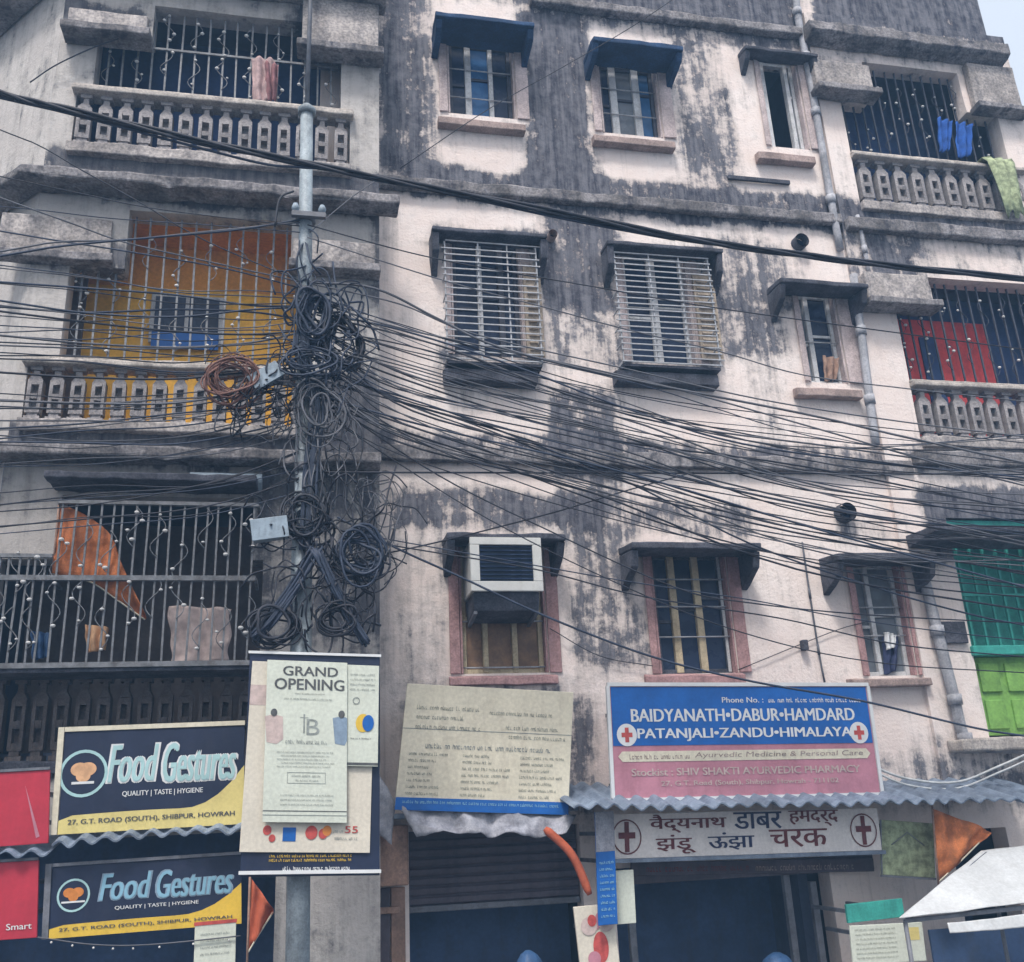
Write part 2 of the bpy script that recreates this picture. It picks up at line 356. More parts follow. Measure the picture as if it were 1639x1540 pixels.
# ------------------------------------------------------------------ ground
g = MB(); g.quad((-60, -60, 0), (60, -60, 0), (60, 60, 0), (-60, 60, 0)); tag(g.build('ground', m['paving'], loc=(0, 0, 0)), kind='structure')
g = MB(); g.quad((-59, -11.5, 0.004), (59, -11.5, 0.004), (59, -2.3, 0.004), (-59, -2.3, 0.004)); tag(g.build('road', m['asphalt'], loc=(0, 0, 0)), kind='structure')
g = MB(); g.box(-58, 58, -2.3, 0.5, -0.05, 0.13); pv = g.build('pavement', m['paving'], loc=(0, 0, 0), bevel=0.01); tag(pv, kind='structure')
g = MB(); g.box(-58, 58, -2.42, -2.3, -0.05, 0.14); kb = g.build('kerb', m['ledge'], loc=(0, 0, 0), bevel=0.015); tag(kb, kind='structure')

# ------------------------------------------------------------------ the building shell
YL, YR = -0.40, -0.05                     # front planes of the left and right bays (centre wall is 0)
XL = W(70, 265, YL).x; XA = W(607, 400, YL).x; XB = W(1342, 350, 0).x; XR = W(1618, 110, YR).x
ZT = 14.6
bld = thing('apartment_building', (3.0, 0.0, 0.0), 'weathered pinkish apartment block with mould stains, barred windows and concrete balconies', 'building')

# mould / soot patches (photo pixels -> rectangles on the wall): x0, x1, y0, y1, amount, softness in metres
ST_C = [(600, 700, -100, 280, .55, .18), (835, 950, 20, 300, .62, .15), (600, 1290, -300, 20, .6, .15), (840, 1290, -50, 62, .42, .15), (1085, 1175, 60, 330, .42, .12),
        (640, 1345, 285, 345, .6, .07), (860, 990, 340, 500, .58, .15), (690, 870, 368, 400, .55, .08), (975, 1150, 395, 420, .55, .08),
        (1130, 1260, 380, 570, .42, .15), (865, 1000, 480, 600, .40, .15), (1240, 1300, 400, 500, .35, .1), (1180, 1240, 300, 700, .22, .12),
        (880, 1000, 620, 770, .55, .12), (700, 870, 560, 612, .4, .08), (985, 1150, 570, 610, .4, .08), (600, 1420, 700, 752, .48, .07),
        (620, 960, 785, 850, .55, .10), (900, 1035, 770, 1080, .42, .15), (600, 720, 850, 1090, .28, .15), (690, 900, 1040, 1090, .1, .1), (990, 1210, 800, 860, .45, .1),
        (1330, 1480, 830, 870, .35, .1), (1180, 1380, 60, 100, .35, .1), (600, 640, 300, 760, .2, .1), (640, 960, 1090, 1340, .45, .2), (1380, 1660, 1190, 1300, .35, .15),
        (1060, 1100, 80, 230, .3, .1), (1240, 1290, 90, 180, .3, .1), (740, 800, 600, 700, .12, .08)]
ST_L = [(-50, 250, 0, 30, .5, .1), (470, 620, -200, 95, .6, .12), (50, 660, 258, 330, .5, .08), (585, 640, 300, 720, .22, .1), (-50, 620, 680, 745, .55, .1), (30, 200, 380, 430, .4, .1),
        (-50, 620, 1060, 1240, .6, .1), (400, 640, 740, 1050, .36, .2), (440, 620, 600, 760, .42, .15), (-50, 100, 440, 700, -.1, .1), (120, 560, 230, 262, .15, .05)]
ST_R = [(1280, 1700, -300, 60, .7, .1), (1290, 1400, 90, 160, .35, .1), (1290, 1660, 20, 110, .25, .1), (1340, 1700, 330, 380, .5, .08), (1390, 1480, 380, 500, .5, .1), (1340, 1500, 345, 460, .3, .1),
        (1450, 1700, 370, 440, .25, .1), (1450, 1700, 690, 760, .35, .1), (1480, 1700, 780, 900, .7, .1), (1540, 1660, 90, 190, .2, .1), (1345, 1500, 500, 720, -.1, .1), (1380, 1660, 1190, 1300, .35, .15)]
def stain_rects(L, y):
    return [(*rect(a, b, c, d, y), k * (1.12 if k > .4 else 1), s) for (a, b, c, d, k, s) in L]
def sstep(t): t = max(0.0, min(1.0, t)); return t * t * (3 - 2 * t)
def stain_at(R, x, z, base):
    jx = 0.09 * mnoise.noise((x * 1.7, z * 1.7, 3.1)) + 0.04 * mnoise.noise((x * 6, z * 6, 9.0)); jz = 0.09 * mnoise.noise((x * 1.7, z * 1.7, 7.7)) + 0.04 * mnoise.noise((x * 6, z * 6, 1.0))
    x += jx; z += jz; v = 0.0; neg = 0.0
    for (a, b, c, d, k, s) in R:
        if x < a - s or x > b + s or z < c - s or z > d + s: continue
        q = sstep(min((x - a + s), (b - x + s)) / (2 * s)) * sstep(min((z - c + s), (d - z + s)) / (2 * s)) * k
        if k > 0: v = max(v, q) + 0.25 * min(v, q)
        else: neg += q
    return base + v + neg
def wall(name, mat, y, x0, x1, z0, z1, holes, stains, base, thick=0.22, step=0.07, parent=bld):
    xs = sorted({x0, x1, *[h[0] for h in holes], *[h[1] for h in holes]}); zs = sorted({z0, z1, *[h[2] for h in holes], *[h[3] for h in holes]})
    def fill(a):
        a = [v for v in a]; out = [a[0]]
        for p, q in zip(a, a[1:]):
            if q - p < 1e-5: continue
            k = max(1, int(round((q - p) / step)))
            out += [p + (q - p) * (i + 1) / k for i in range(k)]
        return out
    xs = fill([v for v in xs if x0 - 1e-6 <= v <= x1 + 1e-6]); zs = fill([v for v in zs if z0 - 1e-6 <= v <= z1 + 1e-6])
    def solid(i, j):
        if i < 0 or j < 0 or i >= len(xs) - 1 or j >= len(zs) - 1: return False
        cx, cz = (xs[i] + xs[i + 1]) / 2, (zs[j] + zs[j + 1]) / 2
        return not any(h[0] < cx < h[1] and h[2] < cz < h[3] for h in holes)
    S = [[solid(i, j) for j in range(len(zs) - 1)] for i in range(len(xs) - 1)]
    s = lambda i, j: 0 <= i < len(xs) - 1 and 0 <= j < len(zs) - 1 and S[i][j]
    V, F, ix = [], [], {}
    def vt(i, j, k):
        q = (i, j, k)
        if q not in ix:
            ix[q] = len(V); dy = 0.012 * mnoise.noise((xs[i] * 1.3, zs[j] * 1.3, y)) if k == 0 else 0.0
            V.append((xs[i], y + dy + k * thick, zs[j]))
        return ix[q]
    for i in range(len(xs) - 1):
        for j in range(len(zs) - 1):
            if not S[i][j]: continue
            F.append((vt(i, j, 0), vt(i + 1, j, 0), vt(i + 1, j + 1, 0), vt(i, j + 1, 0)))
            if not s(i - 1, j): F.append((vt(i, j, 1), vt(i, j, 0), vt(i, j + 1, 0), vt(i, j + 1, 1)))
            if not s(i + 1, j): F.append((vt(i + 1, j, 0), vt(i + 1, j, 1), vt(i + 1, j + 1, 1), vt(i + 1, j + 1, 0)))
            if not s(i, j - 1): F.append((vt(i, j, 1), vt(i + 1, j, 1), vt(i + 1, j, 0), vt(i, j, 0)))
            if not s(i, j + 1): F.append((vt(i, j + 1, 0), vt(i + 1, j + 1, 0), vt(i + 1, j + 1, 1), vt(i, j + 1, 1)))
            F.append((vt(i, j + 1, 1), vt(i + 1, j + 1, 1), vt(i + 1, j, 1), vt(i, j, 1)))
    off = Vector(ORG[parent.name]); me = bpy.data.meshes.new(name); me.from_pydata([tuple(Vector(p) - off) for p in V], [], F); me.materials.append(mat)
    at = me.attributes.new('stain', 'FLOAT', 'POINT'); R = stain_rects(stains, y)
    at.data.foreach_set('value', [stain_at(R, p[0], p[2], base) for p in V])
    me.update(); return link(name, me, parent, tuple(off))

# openings
H31, H32, H33 = rect(716, 823, 66, 186), rect(960, 1054, 103, 216), rect(1222, 1284, 96, 236)
H21, H22, H23 = rect(722, 836, 385, 570), rect(1000, 1106, 405, 582), rect(1284, 1345, 468, 612)
H11, H12, H13 = rect(735, 873, 872, 1078), rect(1047, 1170, 885, 1078), rect(1374, 1452, 900, 1082)
DOOR1 = (W(655, 1450, 0).x, W(935, 1450, 0).x, 0.13, W(790, 1325, 0).z)
DOOR2 = (W(985, 1450, 0).x, W(1335, 1450, 0).x, 0.13, W(1200, 1378, 0).z)
wall('wall', m['wall'], 0.0, XA - 0.6, XB, 0.0, ZT, [H31, H32, H33, H21, H22, H23, H11, H12, H13, DOOR1, DOOR2], ST_C, 0.08)
# left bay
L3 = [rect(240, 482, 22, 175, YL), rect(150, 546, 70, 175, YL)]
L2 = [rect(190, 462, 345, 700, YL), rect(95, 496, 436, 700, YL)]
def stack(a, lo): return (a[0], a[1], lo, a[3])
zl3 = W(340, 258, YL).z; zl2 = W(250, 690, YL).z
X3a, X3b = W(117, 200, YL).x, W(560, 220, YL).x
X2a, X2b = W(38, 640, YL).x, W(492, 640, YL).x
hl = [stack(L3[0], zl3), stack(L3[1], zl3), (X3a, X3b, zl3, W(340, 160, YL).z), stack(L2[0], zl2), stack(L2[1], zl2), (X2a, X2b, zl2, W(250, 583, YL).z)]
XG1, XG2 = W(88, 900, YL).x, W(402, 900, YL).x
zg0 = W(200, 1235, YL).z
hl += [(XG1, XG2, zg0, W(240, 795, YL).z), (XL + 0.05, XG2 + 0.1, zg0, W(150, 895, YL).z), (XL + 0.15, W(440, 1450, YL).x, 0.13, W(200, 1340, YL).z)]
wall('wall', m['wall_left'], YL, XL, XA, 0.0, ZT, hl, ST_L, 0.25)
# right bay
R3 = [rect(1396, 1548, 110, 255, YR), rect(1356, 1604, 172, 262, YR)]
R2 = [rect(1494, 1700, 452, 612, YR), rect(1445, 1700, 498, 612, YR)]
zr3 = W(1500, 342, YR).z; zr2 = W(1580, 710, YR).z
hr = [stack(R3[0], zr3), stack(R3[1], zr3), stack(R2[0], zr2), stack(R2[1], zr2)]
RX2 = XR - 0.25
hr = [(a, min(b, RX2), c, d) for (a, b, c, d) in hr]
G1r = (W(1548, 1000, YR).x, RX2, W(1590, 1180, YR).z, W(1590, 830, YR).z)
DOOR3 = (W(1400, 1480, YR).x, W(1640, 1480, YR).x, 0.13, W(1500, 1330, YR).z)
hr += [G1r, DOOR3]
zpar = W(1450, 40, YR).z; XP = W(1572, 30, YR + .1).x
wall('wall', m['wall'], YR, XB, XR, 0.0, zpar, hr, ST_R, 0.10)
wall('wall', m['wall'], YR + .1, XB, XP, zpar, ZT, [], ST_R, 0.10)
# chamfered left return, right return, roof, back
c = MB(); P0 = Vector((XL, YL, 0)); P1 = Vector((XL - 3.2, YL + 3.4, 0)); up = Vector((0, 0, ZT))
nx, nz = 40, 90; V, F = [], []
for i in range(nx + 1):
    for j in range(nz + 1):
        p = P0.lerp(P1, i / nx); V.append((p.x, p.y, ZT * j / nz))
for i in range(nx):
    for j in range(nz):
        a = i * (nz + 1) + j; F.append((a, a + 1, a + nz + 2, a + nz + 1))
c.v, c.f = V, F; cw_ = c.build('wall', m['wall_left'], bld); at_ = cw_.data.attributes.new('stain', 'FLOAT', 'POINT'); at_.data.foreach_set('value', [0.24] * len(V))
c = MB(); c.quad((XR, YR, 0), (XR, 8, 0), (XR, 8, zpar), (XR, YR, zpar)); c.quad((XP, YR + .1, zpar), (XP, 8, zpar), (XP, 8, ZT), (XP, YR + .1, ZT)); c.build('wall', m['wall'], bld)
c = MB(); c.box(XL - 3.2, XP, 0.25, 8, ZT - 0.1, ZT); c.box(XP - .1, XR - .003, YR + .225, 8, zpar - .12, zpar - .003); c.build('roof', m['ledge'], bld)
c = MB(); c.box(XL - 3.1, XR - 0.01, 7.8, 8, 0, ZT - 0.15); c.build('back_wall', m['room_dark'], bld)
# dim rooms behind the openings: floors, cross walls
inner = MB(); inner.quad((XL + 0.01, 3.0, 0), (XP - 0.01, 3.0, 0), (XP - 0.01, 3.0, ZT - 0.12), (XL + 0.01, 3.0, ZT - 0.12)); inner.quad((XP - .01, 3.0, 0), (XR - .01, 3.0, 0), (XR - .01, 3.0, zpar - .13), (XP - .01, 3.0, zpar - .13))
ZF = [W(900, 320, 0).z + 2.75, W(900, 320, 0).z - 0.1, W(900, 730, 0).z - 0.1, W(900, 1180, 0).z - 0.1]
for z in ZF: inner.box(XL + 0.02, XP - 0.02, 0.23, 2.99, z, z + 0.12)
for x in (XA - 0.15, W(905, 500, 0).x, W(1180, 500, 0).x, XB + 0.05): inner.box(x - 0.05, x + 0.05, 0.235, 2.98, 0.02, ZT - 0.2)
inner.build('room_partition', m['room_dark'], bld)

# ------------------------------------------------------------------ ledges and cornice bands
def ledge(pts, z0, z1, mat, y_in, name='ledge', bevel=0.02):
    """plan outline (x, y) swept from z0 to z1"""
    b = MB(); b.prism(pts, 'z', z0, z1); return b.build(name, mat, bld, bevel, clean=True)
zb = W(900, 318, 0).z
b = MB(); b.box(XA + 0.01, XB - 0.01, -0.10, -0.003, zb - 0.09, zb + 0.05); b.build('floor_band', m['ledge'], bld, 0.02)
zb2 = W(900, 732, 0).z
b = MB(); b.box(XA + 0.01, XB + 0.3, -0.09, -0.056, zb2 - 0.10, zb2 + 0.05); b.box(XA + 0.012, XB - 0.02, -0.0555, -0.004, zb2 - 0.1, zb2 + 0.05); b.build('floor_band', m['ledge'], bld, 0.02)
def left_ledge(zc, px_end, proj, th, name='slab_ledge'):
    xe = W(px_end, 300, YL - proj).x; e = XL - proj * 0.45
    pts = [(xe, YL - 0.003), (xe, YL - proj), (e, YL - proj), (e - 2.6, YL - proj + 2.75), (XL - 2.6, YL + 2.75), (XL - 0.003, YL - 0.003)]
    return ledge(pts, zc - th / 2, zc + th / 2, m['ledge'], YL, name)
left_ledge(W(300, 290, YL - 0.28).z, 640, 0.28, 0.11)
left_ledge(W(250, 722, YL - 0.24).z, 610, 0.24, 0.10)
left_ledge(W(250, -60, YL - 0.28).z, 620, 0.28, 0.14)
zq = W(1450, 60, YR - 0.22).z
b = MB(); b.prism([(YR - 0.003, zq + 0.16), (YR - 0.22, zq + 0.10), (YR - 0.24, zq - 0.06), (YR - 0.16, zq - 0.10), (YR - 0.003, zq - 0.12)], 'x', W(1296, 45, YR - 0.2).x, W(1612, 75, YR - 0.2).x); b.build('cornice', m['ledge'], bld, 0.015, clean=True)
zq = W(1490, 362, YR - 0.12).z
b = MB(); b.box(XB + 0.02, XR + 0.05, YR - 0.12, YR - 0.003, zq - 0.10, zq + 0.06); b.build('floor_band', m['ledge'], bld, 0.02)
zq = W(1560, 730, YR - 0.1).z
b = MB(); b.box(XB + 0.32, XR + 0.05, YR - 0.1, YR - 0.003, zq - 0.10, zq + 0.06); b.build('floor_band', m['ledge'], bld, 0.02)
zq = W(1560, 1192, YR - 0.2).z
b = MB(); b.box(W(1535, 1190, YR - 0.2).x, XR + 0.05, YR - 0.25, YR - 0.003, zq - 0.06, zq + 0.06); b.build('slab_ledge', m['rail'], bld, 0.02)
zq = W(1050, 22, -0.1).z
b = MB(); b.box(W(850, 10, -0.1).x, XB - 0.1, -0.12, -0.003, zq - 0.06, zq + 0.06); b.build('floor_band', m['ledge'], bld, 0.02)

# stepped panels that flank the tall middle of each balcony opening, each with a drip slab
def step_panel(px0, px1, py0, py1, y, proj=0.14, mat='panel', slab='ledge'):
    a = rect(px0, px1, py0, py1, y - proj)
    b = MB(); b.box(a[0], a[1], y - proj, y - 0.004, a[2], a[3]); o = b.build('hood_panel', m[mat], bld, 0.012)
    b = MB(); b.box(a[0] - 0.04, a[1] + 0.05, y - proj - 0.10, y - 0.006, a[2] - 0.085, a[2] - 0.003); b.build('drip_slab', m[slab], o, 0.012)
step_panel(108, 236, 18, 48, YL, 0.16, 'panel'); step_panel(484, 606, -40, 78, YL, 0.14)
step_panel(-2, 178, 345, 408, YL, 0.05, 'panel'); step_panel(470, 600, 385, 425, YL, 0.10)
step_panel(1306, 1394, 100, 142, YR, 0.14); step_panel(1556, 1628, 105, 172, YR, 0.10)
step_panel(1388, 1490, 438, 482, YR, 0.16)

# ------------------------------------------------------------------ windows
def hood(win, px0, px1, py, proj, th, mat, fin=0.0, y=0.0):
    """concrete sunshade: slab springing from the wall at py, side fins hanging below"""
    zw = W((px0 + px1) / 2, py, y).z; xa, xb = W(px0, py - 18, y - proj * 0.6).x, W(px1, py - 18, y - proj * 0.6).x
    b = MB(); b.prism([(y - 0.004, zw), (y - proj, zw - 0.03), (y - proj, zw - 0.03 + th * 0.7), (y - 0.004, zw + th * .8)], 'x', xa, xb)
    o = b.build('hood', mat, win, 0.012, clean=True)
    if fin:
        for x in (xa, xb - 0.075):
            f = MB(); f.prism([(y - 0.005, zw - 0.004), (y - proj * 0.92, zw - 0.034), (y - proj * 0.80, zw - fin * 0.55), (y - 0.005, zw - fin)], 'x', x + 0.003, x + 0.072)
            f.build('hood_fin', mat, win, 0.01, clean=True)
def sill(win, px0, px1, py, proj, th, mat, y=0.0):
    z = W((px0 + px1) / 2, py, y - proj).z; xa, xb = W(px0, py, y - proj).x, W(px1, py, y - proj).x
    b = MB(); b.prism([(y - 0.004, z), (y - proj, z), (y - proj, z + th * 0.9), (y - 0.004, z + th * 1.15)], 'x', xa, xb); b.build('sill', mat, win, 0.01, clean=True)
def surround(win, h, wl, wr, mat, proud=0.03, top=True, bottom=0.0, y=0.0):
    for (x0, x1) in ((h[0] - wl, h[0] - 0.004), (h[1] + 0.004, h[1] + wr)):
        if x1 - x0 < 0.02: continue
        b = MB(); b.box(x0, x1, y - proud, y - 0.016, h[2] - bottom, h[3] + 0.02); b.build('jamb', mat, win, 0.008)
    for s, x in ((1, h[0]), (-1, h[1])):      # painted reveal
        b = MB(); b.box(min(x + s * 0.003, x + s * 0.022), max(x + s * 0.003, x + s * 0.022), y - 0.01, y + 0.2, h[2] + 0.003, h[3] - 0.003); b.build('reveal', mat, win)
def window(h, frame, mull, hbar, panes, yf=0.10, fw=0.045, y=0.0):
    x0, x1, z0, z1 = h[0] + 0.024, h[1] - 0.024, h[2] + 0.005, h[3] - 0.005
    b = MB(); d0, d1 = yf - 0.03, yf + 0.03
    b.box(x0, x0 + fw, d0, d1, z0, z1); b.box(x1 - fw, x1, d0, d1, z0, z1)
    b.box(x0 + fw + .001, x1 - fw - .001, d0 + .002, d1 - .002, z0, z0 + fw); b.box(x0 + fw + .001, x1 - fw - .001, d0 + .002, d1 - .002, z1 - fw, z1)
    win = b.build('window', frame, bld, 0.006)
    edges = [x0 + fw]
    for (fx, wd, mt) in mull:
        xm = h[0] + (h[1] - h[0]) * fx
        q = MB(); q.box(xm - wd / 2, xm + wd / 2, d0 - 0.012, d1 + 0.006, z0 + 0.012, z1 - 0.012); q.build('mullion', mt, win, 0.006); edges += [xm - wd / 2, xm + wd / 2]
    edges.append(x1 - fw)
    for fz in hbar:
        zz = h[2] + (h[3] - h[2]) * fz
        q = MB(); q.tube([(x0, d0 - 0.03, zz), (x1, d0 - 0.03, zz)], 0.008, 5); q.build('window_bar', m['iron_white'], win)
    for k, mt in enumerate(panes):
        a, c2 = edges[2 * k], edges[2 * k + 1]
        if mt is None: continue
        q = MB(); q.box(a + 0.002, c2 - 0.002, yf + 0.002, yf + 0.010, z0 + fw, z1 - fw); o = q.build('pane', m[mt], win)
        zr = z0 + fw + (z1 - z0) * (0.38 + 0.1 * k); r = MB(); r.box(a + 0.003, c2 - 0.003, yf - 0.022, yf - 0.001, zr, zr + 0.03); r.build('glazing_bar', frame, win)
    return win
wf, cf = m['white_frame'], m['cream_frame']
w31 = window(H31, m['iron_dark'], [(0.32, 0.07, wf), (0.66, 0.05, wf)], [0.25, 0.62], ['glass', 'glass_blue', 'glass'])
surround(w31, H31, 0.10, 0.15, m['jamb'], 0.03, bottom=0.0); sill(w31, 702, 842, 203, 0.12, 0.10, m['sill']); hood(w31, 695, 850, 80, 0.46, 0.09, m['hood_blue_glare'], 0.22)
w32 = window(H32, m['iron_dark'], [(0.27, 0.085, wf), (0.66, 0.085, wf)], [0.3, 0.65], ['glass', 'glass_grey', 'glass_blue'])
surround(w32, H32, 0.10, 0.16, m['jamb'], 0.03); sill(w32, 952, 1082, 231, 0.12, 0.10, m['sill']); hood(w32, 945, 1086, 114, 0.44, 0.09, m['hood_blue_glare'], 0.22)
w33 = window(H33, wf, [(0.16, 0.05, wf), (0.76, 0.05, wf)], [], ['glass_grey', None, 'glass'])
surround(w33, H33, 0.06, 0.10, m['jamb'], 0.03); sill(w33, 1216, 1306, 257, 0.11, 0.11, m['sill']); hood(w33, 1188, 1302, 103, 0.22, 0.07, m['hood_grey'], 0.24)
w21 = window(H21, m['iron_dark'], [(0.42, 0.05, wf), (0.72, 0.06, m['iron_dark'])], [], ['glass', 'glass', 'glass'])
surround(w21, H21, 0.05, 0.10, m['jamb'], 0.025); sill(w21, 712, 862, 610, 0.16, 0.14, m['hood_grey']); hood(w21, 690, 872, 396, 0.30, 0.07, m['hood_grey'], 0.42)
w22 = window(H22, wf, [(0.48, 0.09, wf)], [0.5], ['glass', 'glass'])
surround(w22, H22, 0.06, 0.12, m['jamb'], 0.025); sill(w22, 988, 1152, 614, 0.16, 0.14, m['hood_grey']); hood(w22, 968, 1150, 416, 0.28, 0.07, m['hood_grey'], 0.42)
w23 = window(H23, wf, [(0.30, 0.055, wf)], [0.45], ['glass_grey', 'glass'])
surround(w23, H23, 0.06, 0.18, m['jamb'], 0.03); sill(w23, 1278, 1382, 634, 0.11, 0.10, m['sill']); hood(w23, 1240, 1378, 478, 0.34, 0.08, m['hood_grey'], 0.34)
w11 = window(H11, cf, [(0.30, 0.05, cf), (0.64, 0.05, cf)], [0.05, 0.4], ['brown_shutter', 'brown_shutter', 'brown_shutter'])
surround(w11, H11, 0.10, 0.12, m['jamb_red'], 0.03); sill(w11, 720, 895, 1096, 0.06, 0.08, m['jamb_red']); hood(w11, 712, 898, 876, 0.38, 0.08, m['hood_grey'], 0.30)
w12 = window(H12, m['hood_grey'], [(0.30, 0.07, cf), (0.62, 0.07, cf), (0.94, 0.03, wf)], [0.30, 0.55, 0.78], ['glass', 'glass', 'glass', 'glass'])
surround(w12, H12, 0.08, 0.13, m['jamb_red'], 0.03); sill(w12, 1036, 1195, 1096, 0.08, 0.10, m['jamb_red']); hood(w12, 1002, 1206, 892, 0.42, 0.09, m['hood_grey'], 0.34)
w13 = window(H13, wf, [(0.36, 0.05, wf)], [0.35, 0.6], ['glass_grey', 'glass_grey'])
surround(w13, H13, 0.06, 0.15, m['jamb_red'], 0.03); sill(w13, 1366, 1494, 1098, 0.12, 0.08, m['sill']); hood(w13, 1328, 1484, 908, 0.40, 0.10, m['hood_grey'], 0.30)

# projecting cages of horizontal bars on the two middle-floor windows, with a shutter folded open inside
def cage(win, px0, px1, py0, py1, shutter, nb):
    yc = -0.20; a = rect(px0, px1, py0, py1, yc)
    b = MB()
    for x in (a[0], a[0] + (a[1] - a[0]) * 0.36, a[0] + (a[1] - a[0]) * 0.68, a[1]): b.box(x - 0.007, x + 0.007, yc - 0.008, yc + 0.008, a[2], a[3])
    for x in (a[0], a[1]):
        for z in (a[2], a[3]): b.box(x - 0.01, x + 0.01, yc + 0.009, -0.017, z - 0.01, z + 0.01)
    gr = b.build('cage_frame', m['iron_white'], win)
    first = None
    for k in range(nb):
        z = a[2] + (a[3] - a[2]) * k / (nb - 1)
        if first is None:
            q = MB(); q.box(a[0] - 0.02, a[1] + 0.02, yc - 0.02, yc - 0.009, z - 0.006, z + 0.006); first = q.build('cage_bar', m['iron_white'], win)
        else:
            c = clone(first, win, (0, 0, z - a[2])); c.rotation_euler.y = rng.uniform(-0.004, 0.004)
    for x in (a[0], a[1]):
        for k in range(0, nb, 3):
            z = a[2] + (a[3] - a[2]) * k / (nb - 1); q = MB(); q.box(x - 0.006, x + 0.006, yc + 0.01, -0.017, z + 0.012, z + 0.024); q.build('cage_bar', m['iron_white'], win)
    s = rect(*shutter, 0.0)
    q = MB(); q.box(s[0], s[1], -0.075, -0.04, s[2], s[3]); sh = q.build('shutter_leaf', m['cream_shutter'], win, 0.006)
    n = 12
    for k in range(n):
        z = s[2] + 0.05 + (s[3] - s[2] - 0.1) * k / n
        q = MB(); q.prism([(-0.076, z), (-0.098, z + 0.01), (-0.076, z + 0.05)], 'x', s[0] + 0.03, s[1] - 0.03); q.build('louvre', m['cream_shutter'], win, clean=True)
    b = MB(); b.box(a[0], a[1], yc, -0.02, a[2] - 0.045, a[2] - 0.02); b.build('cage_tray', m['hood_grey'], win)
cage(w21, 714, 862, 392, 577, (838, 866, 430, 575), 18)
cage(w22, 991, 1142, 411, 582, (1112, 1146, 445, 580), 20)

# ------------------------------------------------------------------ balconies
def baluster_mesh(h, mat, wd=0.155, dp=0.10, chip=0):
    b = MB(); hw = wd / 2
    b.box(-hw * 1.1, hw * 1.1, -dp * .55, dp * .55, 0, 0.06 * h)
    b.box(-hw * .7, hw * .7, -dp * .4, dp * .4, 0.0605 * h, 0.12 * h)
    z0, z1 = 0.1205 * h, 0.74 * h
    for s in (-1, 1): b.box(min(s * hw, s * hw * .5), max(s * hw, s * hw * .5), -dp / 2, dp / 2, z0, z1)
    for (a, c) in ((0, .16), (.42, .58), (.86, 1)): b.box(-hw * .499, hw * .499, -dp * .49, dp * .49, z0 + (z1 - z0) * a + .0005, z0 + (z1 - z0) * c - .0005)
    b.box(-hw * .498, hw * .498, dp * .18, dp * .3, z0 + .001, z1 - .001)
    b.prism([(-hw, z1 + .0005), (hw, z1 + .0005), (hw * .5, z1 + .09 * h), (-hw * .5, z1 + .09 * h)], 'y', -dp * .45, dp * .45)
    b.box(-hw * .45, hw * .45, -dp * .35, dp * .35, z1 + .0905 * h, 0.93 * h)
    b.box(-hw * .9, hw * .9, -dp * .5, dp * .5, 0.9305 * h, h)
    b.v = [tuple(Vector(p) + mnoise.noise_vector(Vector(p) * 9 + Vector((chip * 5.3, 0, 0))) * .011) for p in b.v]
    me = b.mesh('baluster', mat)
    bm = bmesh.new(); bm.from_mesh(me); bmesh.ops.recalc_face_normals(bm, faces=bm.faces); bm.to_mesh(me); bm.free()
    return me
def balustrade(x0, x1, zb, zt, y, n, mat, rail_mat, base_mat, rail_th=0.09, base_h=0.10, dp=0.10):
    b = MB(); b.box(x0 - 0.02, x1 + 0.02, y - 0.10, y + 0.10, zb - base_h, zb); bal = b.build('balcony', base_mat, bld, 0.012)
    b = MB(); b.box(x0 - 0.03, x1 + 0.03, y - 0.13, y + 0.09, zt, zt + rail_th * .55); b.box(x0 - 0.03, x1 + 0.03, y - 0.09, y + 0.07, zt + rail_th * .5501, zt + rail_th); b.build('handrail', rail_mat, bal, 0.012)
    off = Vector(ORG[bld.name]); me = [baluster_mesh(zt - zb - 0.002, mat, min(0.16, (x1 - x0) / n * 0.66), dp, q_) for q_ in range(4)]
    for k in range(n):
        o = bpy.data.objects.new('baluster', me[(k * 7 + k // 3) % 4]); sc.collection.objects.link(o); o.parent = bal; ORG[o.name] = tuple(off)
        o.location = Vector((x0 + (x1 - x0) * (k + 0.5) / n, y, zb + 0.001)) - off; o.rotation_euler.z = rng.uniform(-.04, .04)
    return bal
KNOB = MB().ball((0, 0, 0), .02, 7, 4).mesh('grille_knob', m['knob'])
